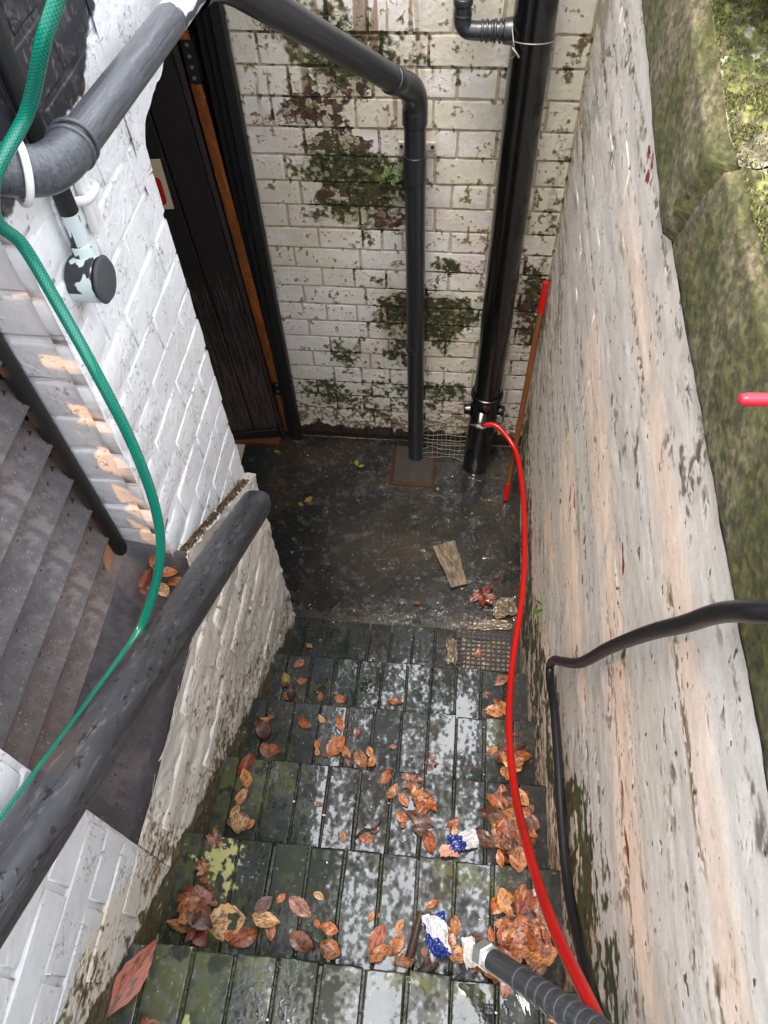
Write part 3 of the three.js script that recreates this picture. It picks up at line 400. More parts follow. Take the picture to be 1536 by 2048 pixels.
coping('level green-stained coping stone under the black hose', 1.267, 3.3, z => 2.034, z => 2.215 + 0.004 * (z - 1.27), 0.004, 'coping stones of the retaining wall');

// ---- louvres in the house wall, lit from the cellar
{
  const o = thing('louvred_vent', 'black painted timber louvres, dusty, in the white wall above the black sill', 'louvre');
  const rot = Math.atan2(0.075, 0.085);
  for (let k = 0; k < 9; k++) { const y = 1.398 + 0.105 * (k - 1); const g = box(-0.058, 0.058, -0.008, 0.008, 1.452, 2.075, 0.003); uvXZ(g); g.rotateZ(-rot); g.translate(-0.772, y + 0.04, 0); mesh('slat', g, M.louvre, o); }
  mesh('post', merge([bar([-0.727, 1.30, 1.466], [-0.735, 2.32, 1.466], 0.017, 0.017, 12), box(-0.83, -0.765, 1.25, 2.32, 1.448, 1.458)]), M.blackWood, o);
  mesh('post', box(-0.83, -0.70, 1.2, 2.32, 2.076, 2.1), M.blackWood, o);
  mesh('rail', box(-0.83, -0.738, 1.1, 1.30, 1.47, 2.075, 0.006), M.blackWood, o);
  mesh('rail', box(-0.83, -0.70, 2.32, 2.5, 1.45, 2.1), M.blackWood, o);
}
{ // cellar lamp that throws warm stripes through the louvres on to the reveal
  const o = thing('cellar_lamp', 'warm bulb hanging in the cellar behind the louvres', 'lamp', [-1.2, 1.93, 1.84]);
  mesh('bulb', new THREE.SphereGeometry(0.03, 20, 14), std({ color: 0xffe2b8, emissive: 0xffb468, emissiveIntensity: 4 }), o);
  mesh('flex', bar([0, 0.03, 0], [0, 0.55, 0], 0.006), M.blackRubber, o);
  const l = new THREE.PointLight(0xffb878, 0.7, 0, 2); l.castShadow = true; l.shadow.radius = 1; o.add(l);
}
// ---- door in its frame
{
  const f = thing('door_frame', 'black painted door frame with a bare orange-brown timber strip, beside the back wall', 'door frame');
  mesh('jamb', box(-0.744, -0.709, -0.02, 2.15, -0.06, 0.028, 0.004), M.blackWood, f);
  mesh('stop', box(-0.772, -0.7445, -0.02, 2.15, -0.06, 0.012, 0.003), M.blackWood, f);
  mesh('rebate', box(-0.80, -0.7725, -0.02, 2.15, -0.08, -0.004, 0.003), M.blackWood, f);
  const strip = (ya, yb) => { const xs = y => -0.766 - 0.0405 * y; return mergeVertices(mergeGeometries([grid(2, 12, (s, t) => { const y = ya + (yb - ya) * t; return { p: [xs(y) - 0.02 + 0.036 * s, y, 0.006 + (s === 0.5 ? 0.0015 : 0)], uv: [s * 0.04, y * 0.5] }; }), grid(1, 12, (s, t) => { const y = ya + (yb - ya) * t; return { p: [xs(y) - 0.02 , y, -0.05 + 0.056 * s], uv: [s * 0.05, y * 0.5] }; })])); };
  mesh('lipping', strip(0.36, 1.63), M.orange, f); mesh('lipping', strip(0.03, 0.28), M.orange, f); mesh('lipping', strip(1.755, 1.84), M.orange, f);
  for (const [y0, y1, n] of [[0.28, 0.36, 2], [1.63, 1.755, 4]]) { const x = -0.766 - 0.0405 * (y0 + y1) / 2, h = mesh('hinge', box(x - 0.02, x + 0.016, y0, y1, -0.03, 0.004, 0.002), M.blackWood, f); for (let i = 0; i < n; i++) mesh('screw', bar([x - 0.002, y0 + (i + 0.5) * (y1 - y0) / n, 0.003], [x - 0.002, y0 + (i + 0.5) * (y1 - y0) / n, 0.007], 0.006, 0.006, 10), M.wire, h); }
  mesh('dark_gap_sheet', box(-1.3, -0.80, -0.02, 2.2, -0.14, -0.09), M.blackWood, f);  // black sheet stands in for the shade in the gap behind the door
  mesh('threshold', box(-1.2, -0.805, -0.02, 0.02, 0.02, 0.075, 0.005), std({ map: grainT.map, color: 0xa8644a, roughness: 0.4 }), f);
  const d = thing('door', 'black ledged timber door standing slightly ajar at the end of the landing', 'door', [-0.803, 0, 0.022]);
  d.rotation.set(0, 0.14, 0.042, 'YXZ');
  for (let i = 0; i < 4; i++) mesh('board', box(-0.118 * (i + 1) + 0.002, -0.118 * i - 0.002, 0.075, 2.05, -0.04, 0 + (i % 2) * 0.002, 0.004), M.doorWood, d);
  mesh('weatherboard', box(-0.475, -0.004, 0.02, 0.074, -0.04, 0.014, 0.004), M.blackWood, d);
  mesh('edge_strip', box(0.0015, 0.012, 0.02, 2.05, -0.042, 0.004, 0.002), std({ map: grainT.map, bumpMap: grainT.bump, bumpScale: 0.002, color: 0x5a4c48, roughness: 0.8 }), d);
  const s = thing('warning_sign', 'cream and red sign fixed on the black door', 'sign', [-1.075, 1.33, 0.072]); s.rotation.y = 0.14;
  mesh('board', box(-0.085, 0.085, -0.09, 0.09, 0, 0.004, 0.0015), std({ color: 0xc9bda0, roughness: 0.4 }), s);
  const sh = new THREE.Shape(); const a = 0.068, b0 = -0.073, b1 = 0.03, r = 0.02; sh.moveTo(-a + r, b0); sh.lineTo(a - r, b0); sh.quadraticCurveTo(a, b0, a, b0 + r); sh.lineTo(a, b1 - r); sh.quadraticCurveTo(a, b1, a - r, b1); sh.lineTo(-a + r, b1); sh.quadraticCurveTo(-a, b1, -a, b1 - r); sh.lineTo(-a, b0 + r); sh.quadraticCurveTo(-a, b0, -a + r, b0);
  mesh('red_panel', new THREE.ExtrudeGeometry(sh, { depth: 0.001, bevelEnabled: false }).translate(0, 0, 0.0042), M.redPaint, s);
}
// ---- waste pipe: along the house wall, across, and down the back wall
{
  const o = thing('waste_pipe', 'dark grey plastic waste pipe crossing from the white wall and dropping down the back wall', 'pipe');
  mesh('downpipe', bar([-0.162, 0.004, 0.085], [-0.168, 1.62, 0.078], 0.0335, 0.0335, 28), M.darkPipe, o);
  for (const [y, r, h] of [[1.425, 0.037, 0.09], [0.675, 0.037, 0.03], [1.585, 0.038, 0.05]]) mesh('collar', bar([-0.168, y - h / 2, 0.079], [-0.168, y + h / 2, 0.079], r, r, 28), M.darkPipe, o);
  mesh('elbow', tube([[-0.168, 1.585, 0.078], [-0.168, 1.63, 0.08], [-0.178, 1.672, 0.098], [-0.2, 1.705, 0.135], [-0.225, 1.742, 0.18]], 0.0375, 30, 24), M.darkPipe, o);
  mesh('collar', bar([-0.207, 1.716, 0.148], [-0.226, 1.744, 0.186], 0.0385, 0.0385, 26), M.darkPipe, o);
  mesh('sloping_run', bar([-0.215, 1.728, 0.165], [-0.495, 2.155, 0.655], 0.0345, 0.0345, 28), M.darkPipe, o);
  mesh('elbow', tube([[-0.48, 2.135, 0.63], [-0.505, 2.165, 0.675], [-0.52, 2.177, 0.715], [-0.525, 2.183, 0.77]], 0.0365, 20, 24), M.darkPipe, o);
  const splash = surfTex(256, 256, 0, 0, 1, 1, (u, v) => { const n = fbm(u * 9, v * 7, 4), m = st(0.44, 0.47, n + 0.12 * st(0.6, 0.2, v) - 0.05); const k = 0.9 + 0.2 * (fbm(u * 60, v * 60, 2) - 0.5); return mixc([74, 78, 86], [222, 226, 230], m).map(c => c * k); });
  mesh('painted_run', bar([-0.525, 2.181, 0.76], [-0.525, 2.194, 0.915], 0.0275, 0.0275, 28), phy({ map: splash.map, roughness: 0.4 }), o);
  mesh('upper_run', bar([-0.525, 2.194, 0.9155], [-0.525, 2.238, 1.40], 0.0275, 0.0275, 28), M.greyPipe, o);
  mesh('elbow', tube([[-0.525, 2.238, 1.385], [-0.525, 2.243, 1.42], [-0.53, 2.254, 1.462], [-0.55, 2.27, 1.49], [-0.585, 2.283, 1.501], [-0.64, 2.29, 1.503]], 0.0305, 36, 26), M.greyPipe, o);
  for (const z of [1.372, 1.388]) mesh('ring', new THREE.TorusGeometry(0.0305, 0.0035, 10, 36).translate(-0.525, 2.239, z), M.greyPipe, o);
  for (const x of [-0.6, -0.628]) { const g = new THREE.TorusGeometry(0.0305, 0.003, 10, 36); g.rotateY(Math.PI / 2); mesh('ring', g.translate(x, 2.286 + (x + 0.6) * -0.12, 1.502), M.greyPipe, o); }
  mesh('tail', bar([-0.63, 2.289, 1.503], [-0.73, 2.3, 1.503], 0.0295, 0.0295, 22), M.greyPipe, o);
  mesh('bracket', merge([box(-0.225, -0.108, 1.44, 1.468, 0.004, 0.014, 0.003), box(-0.2, -0.136, 1.44, 1.468, 0.01, 0.06)]), std({ color: 0xb8ada2, roughness: 0.6 }), o);
  for (const x of [-0.215, -0.118]) mesh('screw', bar([x, 1.454, 0.013], [x, 1.454, 0.018], 0.006, 0.005, 10), M.blackRubber, o);
}
// ---- soil pipe with access junction
{
  const o = thing('soil_pipe', 'thick glossy black soil pipe with an access junction near the floor', 'pipe');
  mesh('stack', bar([0.132, 0.43, 0.1], [0.152, 2.6, 0.1], 0.0565, 0.0565, 36), M.soil, o);
  mesh('socket', new THREE.LatheGeometry([[0.0565, 0.04], [0.063, 0.042], [0.067, 0.035], [0.0665, 0.02], [0.063, 0.012], [0.0625, -0.06], [0.058, -0.075]].map(p => new THREE.Vector2(...p)), 36).translate(0.132, 0.425, 0.1), M.soil, o);
  const acc = mesh('access_junction', merge([bar([0.122, 0.27, 0.108], [0.128, 0.36, 0.104], 0.058, 0.06, 32), bar([0.12, 0.365, 0.12], [0.112, 0.335, 0.178], 0.049, 0.046, 28)]), M.soil, o);
  for (const s of [-1, 1]) mesh('clamp_ear', bar([0.125 + s * 0.054, 0.372, 0.115], [0.125 + s * 0.084, 0.37, 0.118], 0.026, 0.024, 18), M.soil, acc);
  mesh('foot', bar([0.112, -0.01, 0.115], [0.124, 0.3, 0.108], 0.0575, 0.0575, 34), M.soil, o);
  const g = new THREE.TorusGeometry(0.0585, 0.0018, 8, 40); g.rotateX(Math.PI / 2 - 0.2); mesh('wire_tie', g.translate(0.146, 1.81, 0.1), M.wire, o);
  mesh('wire_end', merge([tube([[0.088, 1.845, 0.12], [0.095, 1.82, 0.15], [0.1, 1.79, 0.15], [0.085, 1.775, 0.14]], 0.0016, 16, 6), tube([[0.092, 1.81, 0.15], [0.104, 1.8, 0.158], [0.112, 1.79, 0.16]], 0.003, 10, 6)]), M.wire, o);
  const e = thing('overflow_elbow', 'ribbed dark grey waste elbow plugged into the black soil pipe', 'pipe fitting');
  mesh('riser', bar([-0.042, 1.86, 0.09], [-0.046, 2.2, 0.09], 0.0225, 0.0225, 22), M.darkPipe, e);
  for (const [y, r, h] of [[1.895, 0.026, 0.02], [1.862, 0.0245, 0.012]]) mesh('collar', bar([-0.042, y - h / 2, 0.09], [-0.042, y + h / 2, 0.09], r, r, 22), M.darkPipe, e);
  mesh('bend', tube([[-0.042, 1.87, 0.09], [-0.041, 1.845, 0.09], [-0.03, 1.828, 0.09], [-0.008, 1.824, 0.09], [0.03, 1.824, 0.09], [0.1, 1.824, 0.09]], 0.0235, 36, 20), M.darkPipe, e);
  for (const [x, r] of [[0.008, 0.0265], [0.02, 0.028], [0.034, 0.0265], [0.042, 0.029], [0.056, 0.03]]) mesh('rib', bar([x, 1.824, 0.09], [x + 0.007, 1.824, 0.09], r, r, 24, 0.0015), M.darkPipe, e);
  mesh('socket', bar([0.066, 1.824, 0.09], [0.1, 1.824, 0.09], 0.031, 0.034, 24), M.darkPipe, e);
}
// ---- conduit, junction box and old cables on the pier
{
  const o = thing('conduit_box', 'black conduit ending in a round junction box with chipped pale paint on the white pier', 'junction box');
  const chip = surfTex(256, 256, 0, 0, 1, 1, (u, v) => { const m = st(0.47, 0.5, fbm(u * 6, v * 5, 4) - 0.07); return mixc([196, 210, 214], [40, 42, 48], m); });
  const cm = phy({ map: chip.map, roughness: 0.4 });
  mesh('conduit', bar([-0.59, 2.112, 1.344], [-0.59, 2.6, 1.344], 0.0145, 0.0145, 16), M.blackWood, o);
  mesh('conduit_end', bar([-0.589, 2.055, 1.350], [-0.59, 2.112, 1.344], 0.0145, 0.0145, 16), cm, o);
  mesh('spout', bar([-0.588, 2.04, 1.354], [-0.589, 2.062, 1.350], 0.018, 0.0165, 16), cm, o);
  mesh('box', bar([-0.612, 2.012, 1.371], [-0.566, 2.012, 1.371], 0.0365, 0.0365, 30), cm, o);
  mesh('lid', bar([-0.5658, 2.012, 1.371], [-0.556, 2.012, 1.371], 0.0375, 0.036, 30), std({ color: 0x45474d, roughness: 0.55, bumpMap: grainT.bump, bumpScale: 0.001 }), o);
  const c = thing('painted_cables', 'pair of white painted cables clipped to the white pier above the junction box', 'cable');
  mesh('cable', tube([[-0.6, 2.16, 1.262], [-0.6, 2.12, 1.268], [-0.6, 2.07, 1.272], [-0.604, 2.03, 1.27]], 0.0085, 24, 10), M.white, c);
  mesh('cable', tube([[-0.6, 2.16, 1.244], [-0.6, 2.12, 1.25], [-0.6, 2.075, 1.256], [-0.604, 2.035, 1.252]], 0.0085, 24, 10), M.white, c);
  mesh('clip', tube([[-0.604, 2.1, 1.3], [-0.592, 2.094, 1.286], [-0.589, 2.09, 1.262], [-0.592, 2.088, 1.24], [-0.606, 2.086, 1.228]], 0.008, 20, 8), M.white, c);
}
// ---- handrail
{
  const o = thing('handrail', 'thick weathered black timber handrail sloping down beside the brick steps', 'handrail');
  const A = V(-0.5, 1.138, 1.176), B = V(-0.5, 2.15, 2.74), D = B.clone().sub(A), L = D.length(); D.normalize(); const Uv = V(0, D.z, -D.y);
  const g = grid(32, 90, (s, t) => { const a = -s * Math.PI * 2, l = t < 0.1 ? L * 0.02 * (t / 0.1) : L * (0.02 + 0.98 * (t - 0.1) / 0.9); const e = l < 0.022 ? Math.sqrt(Math.max(0, 1 - (1 - l / 0.022) ** 2)) * 0.5 + 0.5 : 1, ee = l === 0 ? 0 : e; const c = Math.cos(a), q = Math.sin(a), k = Math.pow(Math.pow(Math.abs(c), 3.2) + Math.pow(Math.abs(q), 3.2), -1 / 3.2); const w = 0.038 * c * k * ee, h = (q > 0 ? 0.037 : 0.034) * q * k * ee, n = 0.0022 * (fbm(s * 14, l * 3, 3) - 0.5); const P = A.clone().addScaledVector(D, l).addScaledVector(Uv, h + n); P.x += w + n; return { p: [P.x, P.y, P.z], uv: [s * 0.23, l] }; });
  mesh('rail', g, M.rail, o);
  for (const t of [0.86]) { const p = A.clone().addScaledVector(D, L * t); if (t > 0.5) mesh('bracket', tube([[XL - 0.01, p.y - 0.12, p.z], [XL + 0.03, p.y - 0.12, p.z], [-0.5, p.y - 0.09, p.z], [-0.5, p.y - 0.02, p.z]], 0.008, 20, 8), M.blackRubber, o); else mesh('bracket', tube([[XL - 0.01, p.y - 0.2, p.z], [XL + 0.03, p.y - 0.2, p.z], [-0.5, p.y - 0.15, p.z], [-0.5, p.y - 0.02, p.z]], 0.008, 20, 8), M.blackRubber, o); }
}
// ---- hoses
{
  const braid = surfTex(256, 256, 0, 0, 1, 1, (u, v) => { const a = Math.abs(((u * 10 + v * 10) % 1) - 0.5), b = Math.abs(((u * 10 - v * 10 + 20) % 1) - 0.5), l = Math.max(st(0.34, 0.48, a), st(0.34, 0.48, b)); return [...mixc([8, 128, 108], [2, 74, 66], l), 0.5 + 0.2 * l]; });
  braid.map.repeat.set(46, 1);
  const m = phy({ map: braid.map, roughness: 0.22, clearcoat: 0.6, clearcoatRoughness: 0.1 });
  const g = tube([[-0.33, 2.68, 1.5], [-0.396, 2.49, 1.507], [-0.432, 2.434, 1.523], [-0.490, 2.352, 1.513], [-0.53, 2.305, 1.558], [-0.55, 2.253, 1.565], [-0.545, 2.21, 1.548], [-0.525, 2.136, 1.564], [-0.488, 2.032, 1.604], [-0.471, 1.907, 1.625], [-0.468, 1.782, 1.648], [-0.478, 1.695, 1.672], [-0.505, 1.61, 1.71], [-0.538, 1.545, 1.755], [-0.547, 1.57, 1.83], [-0.547, 1.633, 1.93], [-0.547, 1.749, 2.11], [-0.547, 1.885, 2.32], [-0.547, 2.08, 2.62]], 0.0082, 260, 14);
  tag(mesh('garden_hose', g, m), 'green braided garden hose hanging in front of the white pier and running behind the handrail', 'hose');
  const strap = new THREE.TorusGeometry(0.0345, 0.0034, 8, 44); strap.scale(1.12, 1.12, 1.5); strap.applyQuaternion(new THREE.Quaternion().setFromUnitVectors(V(0, 0, 1), V(-0.72, 0.32, 0.6).normalize())); strap.translate(-0.546, 2.267, 1.485); tag(mesh('cable_tie', strap, M.white), 'white strap tying the green hose to the grey pipe elbow', 'cable tie');
  tag(mesh('red_hose', tube([[0.112, 0.35, 0.165], [0.125, 0.362, 0.19], [0.172, 0.376, 0.2], [0.255, 0.335, 0.281], [0.285, 0.344, 0.474], [0.291, 0.372, 0.681], [0.276, 0.439, 0.997], [0.232, 0.53, 1.317], [0.209, 0.67, 1.559], [0.207, 0.846, 1.783], [0.209, 1.112, 1.98], [0.217, 1.367, 2.14], [0.236, 1.583, 2.265], [0.262, 1.75, 2.4], [0.3, 1.95, 2.62]], 0.0101, 200, 16), M.red), 'bright red jetting hose fed into the black soil pipe', 'hose');
  tag(mesh('black_hose', tube([[0.9, 2.36, 2.2], [0.55, 2.31, 2.06], [0.38, 2.275, 2.02], [0.29, 2.2, 1.985], [0.284, 2.084, 1.925], [0.285, 1.963, 1.878], [0.285, 1.823, 1.822], [0.285, 1.59, 1.738], [0.285, 1.329, 1.652], [0.286, 1.092, 1.545], [0.289, 0.975, 1.492], [0.291, 0.9, 1.478], [0.291, 0.9, 1.52], [0.291, 0.945, 1.59], [0.291, 0.989, 1.745], [0.291, 1.016, 1.894], [0.291, 1.07, 2.029], [0.29, 1.19, 2.15], [0.28, 1.4, 2.28], [0.27, 1.7, 2.5]], 0.011, 260, 16), M.blackRubber), 'black rubber hose bent over the coping and down along the right-hand wall', 'hose');
  const o = thing('hose_nozzle', 'black ribbed hose end with a silver hexagonal coupling above the steps', 'hose fitting');
  const p = t => [0.102 + 0.14 * t, 1.340 + 0.305 * t, 2.182 + 0.107 * t], q = (t) => { const a = p(t); return a; };
  const hex = new THREE.LatheGeometry([[0.0095, 0], [0.0195, 0.0005], [0.0222, 0.003], [0.0222, 0.028], [0.0195, 0.0305], [0.009, 0.031]].map(v => new THREE.Vector2(...v)), 6).toNonIndexed(); hex.computeVertexNormals();
  const dir = V(0.14, 0.305, 0.107).normalize(); const qt = new THREE.Quaternion().setFromUnitVectors(V(0, 1, 0), dir); hex.applyQuaternion(qt); hex.translate(...p(0)); mesh('hex_nut', hex, M.steel, o);
  mesh('ferrule', bar(p(0.07), p(0.13), 0.013, 0.014, 20), M.steel, o);
  mesh('sleeve', bar(p(0.12), p(1.15), 0.0182, 0.0185, 24), M.sleeve, o);
  for (const t of [0.35, 0.46, 0.53, 0.6, 0.67, 0.74, 0.81, 0.88]) mesh('ridge', bar(p(t), p(t + 0.035), 0.0198, 0.0198, 22, 0.0018), M.sleeve, o);
}
{ // pole in the corner
  const o = thing('drain_rod', 'brown wooden pole with red ends leaning in the corner by the soil pipe', 'pole');
  const a = V(0.252, 0.006, 0.305), b = V(0.298, 0.985, 0.05), at = t => { const p = a.clone().lerp(b, t); return [p.x, p.y, p.z]; };
  mesh('shaft', bar(at(0.095), at(0.885), 0.0115, 0.0115, 16), M.pole, o); mesh('red_end', bar(at(0), at(0.095), 0.013, 0.0128, 16), M.red, o); mesh('red_end', bar(at(0.885), at(1), 0.0128, 0.0125, 16), M.red, o);
}
tag(mesh('tool_handle', new THREE.LatheGeometry([[0, 0], [0.0035, 0.0006], [0.0056, 0.003], [0.0064, 0.008], [0.0062, 0.06], [0.007, 0.1], [0.0085, 0.16], [0, 0.162]].map(p => new THREE.Vector2(...p)), 20).rotateZ(-Math.PI / 2 + 0.06).translate(0.266, 2.242, 1.783), phy({ color: 0xc81d33, roughness: 0.3 })), 'red plastic tool handle lying across the mossy coping', 'tool');
// ---- drain grate, gully and wire mesh
{
  const o = thing('drain_grate', 'square rusty grid drain cover at the foot of the steps, by the right-hand wall', 'grate');
  for (let i = 0; i < 13; i++) { const x = 0.068 + i * 0.0193; mesh('bar', box(x - 0.0028, x + 0.0028, -0.004, 0.005, 0.945, 1.118, 0.001), M.iron, o); }
  for (let i = 0; i < 10; i++) { const z = 0.949 + i * 0.0183; mesh('bar', box(0.064, 0.303, -0.006, 0.003, z - 0.0028, z + 0.0028, 0.001), M.iron, o); }
  const g = thing('gully', 'small orange-stained square gully filled with clear water under the grey downpipe', 'drain');
  const rim = std({ map: grainT.map, color: 0x7c4a30, roughness: 0.35, bumpMap: grainT.bump, bumpScale: 0.003 });
  mesh('rim', merge([box(-0.271, -0.256, -0.01, 0.010, 0.045, 0.258, 0.004), box(-0.2555, -0.08, -0.01, 0.007, 0.244, 0.26, 0.003), box(-0.0795, -0.068, -0.01, 0.006, 0.09, 0.262, 0.003)]), rim, g);
  mesh('basin', box(-0.254, -0.081, -0.02, -0.0005, 0.03, 0.242), std({ map: grainT.map, color: 0x554a40, roughness: 0.6 }), g);
  mesh('water', grid(30, 30, (s, t) => { const x = -0.254 + 0.173 * s, z = 0.242 - 0.21 * t; return { p: [x, 0.0075 + 0.0028 * (fbm(x * 38, z * 30, 2) - 0.5), z], uv: [x, z] }; }), phy({ color: 0xffffff, transmission: 1, roughness: 0.03, ior: 1.33, thickness: 0 }), g);
  const w = thing('wire_mesh', 'crumpled scrap of galvanised wire mesh propped against the back wall', 'wire mesh'); const P = [];
  const q = (u, v) => [-0.13 + 0.19 * u + 0.012 * (fbm(u * 5, v * 5, 2) - 0.5), 0.01 + 0.19 * v + 0.03 * (fbm(u * 4 + 9, v * 4, 2) - 0.5), 0.03 + 0.05 * (1 - v) + 0.03 * fbm(u * 4, v * 5 + 30, 2)];
  for (let i = 0; i <= 9; i++) P.push(tube([0, 0.2, 0.4, 0.6, 0.8, 1].map(v => q(i / 9 + 0.02 * Math.sin(i * 7), v)), 0.0011, 14, 5)); for (let j = 0; j <= 8; j++) P.push(tube([0, 0.2, 0.4, 0.6, 0.8, 1].map(u => q(u, j / 8)), 0.0011, 14, 5));
  for (const g of P) mesh('wire', g, M.wire, w);
}
// ---------------------------------------------------------------- fallen leaves
function leafTex(base, vein, sp) { return surfTex(128, 192, 0, 0, 1, 1, (u, v) => { const x = Math.abs(u - 0.5) * 2, mid = st(0.06, 0.02, x), w = Math.abs(((v * 8 - x * 3.2) % 1 + 1) % 1 - 0.5), sv = st(0.08, 0.02, w) * st(1, 0.3, x); const n = fbm(u * 9 + sp, v * 9, 4), m = fbm(u * 40, v * 40 + sp, 3); let c = mixc(base, base.map(q => q * 0.55), st(0.45, 0.75, n)); c = mixc(c, vein, Math.max(mid * 0.8, sv * 0.45)); if (m > 0.8) c = mixc(c, [60, 36, 22], 0.5); const k = 0.9 + 0.2 * (m - 0.5); return [c[0] * k, c[1] * k, c[2] * k, 0.5 - 0.3 * sv - 0.3 * mid + 0.25 * m]; }); }
const leafCol = { o: [[186, 104, 50], [128, 66, 30]], t: [[204, 160, 108], [150, 100, 58]], d: [[92, 54, 36], [60, 34, 22]], p: [[150, 100, 80], [96, 56, 44]], r: [[138, 62, 36], [92, 38, 22]], y: [[168, 146, 58], [120, 98, 36]], g: [[46, 62, 40], [90, 110, 80]], w: [[124, 44, 28], [80, 24, 16]], k: [[168, 84, 54], [128, 60, 40]] };
const leafMat = {}; let lk = 3; leafCol.o2 = [[206, 138, 78], [150, 90, 46]]; leafCol.o3 = [[162, 84, 40], [104, 50, 24]]; leafCol.o4 = [[176, 112, 66], [120, 70, 40]];
for (const k in leafCol) { const t = leafTex(...leafCol[k], lk += 7); leafMat[k] = phy({ map: t.map, bumpMap: t.bump, bumpScale: 0.0016, roughness: 0.5, clearcoat: 0.25, clearcoatRoughness: 0.22 }); }
function ovalLeaf(curl, fold, tw, sd, rough = 0.16, plump = 0.29, tip = 0.85, ex = 0.8) { return grid(6, 12, (s, t) => { const v = t, w = plump * Math.pow(Math.sin(Math.PI * Math.pow(cl(v, 0.004, 0.996), tip)), ex) * (1 + 0.05 * ((Math.round(t * 12) % 2) ? 1 : -1)), u = s * 2 - 1; const n = (fbm(s * 3 + sd, t * 3, 2) - 0.5); return { p: [u * w * (1 - 0.18 * Math.abs(fold)), fold * Math.abs(u) * w + curl * (v - 0.5) * (v - 0.5) + tw * u * (v - 0.4) * 0.3 + rough * n, v - 0.5], uv: [s, t] }; }); }
function mapleLeaf(sd, amp) {
  const lobes = [[-Math.PI / 2, 0.2], [-2.55, 0.62], [-Math.PI + 0.15, 0.8], [2.2, 0.84], [Math.PI / 2, 1], [0.94, 0.84], [-0.15, 0.8], [-0.6, 0.62]]; const N = 64;
  const R = a => { let m = 0.4; for (const [c, l] of lobes) { let d = Math.abs(((a - c + Math.PI * 3) % (Math.PI * 2)) - Math.PI); m = Math.max(m, l * Math.max(0, 1 - Math.pow(d / 0.42, 1.15) * 0.5)); } return m * 0.52 * (1 + 0.06 * Math.sin(a * 26)); };
  return grid(N, 4, (s, t) => { const a = -s * Math.PI * 2, r = R(a) * t, x = Math.cos(a) * r, z = Math.sin(a) * r; return { p: [x, amp * (fbm(x * 4 + sd, z * 4 + 3, 2) - 0.5) + 0.1 * t * t * Math.sin(a * 3 + sd), z], uv: [0.5 + x, 0.5 + z] }; });
}
const ovals = [ovalLeaf(0.5, 0.25, 0.6, 1), ovalLeaf(-0.35, 0.4, -0.8, 5), ovalLeaf(0.8, 0.15, 1.2, 9), ovalLeaf(0.2, 0.55, -1.0, 13), ovalLeaf(-0.6, 0.1, 0.9, 17), ovalLeaf(0.1, 0.2, 0.3, 21), ovalLeaf(0.3, -0.2, 0.5, 29, 0.3, 0.34, 0.75), ovalLeaf(-0.2, 0.12, -0.5, 33, 0.35, 0.36, 1.0), ovalLeaf(0.15, -0.3, 0.2, 41, 0.25, 0.24, 1.1)];
const maples = [mapleLeaf(2, 0.5), mapleLeaf(8, 0.7), mapleLeaf(14, 0.6)];
const colName = { o: 'orange-brown', t: 'pale tan', d: 'dark brown', p: 'dull pinkish-brown', r: 'reddish-brown', y: 'yellowish', g: 'dark green' };
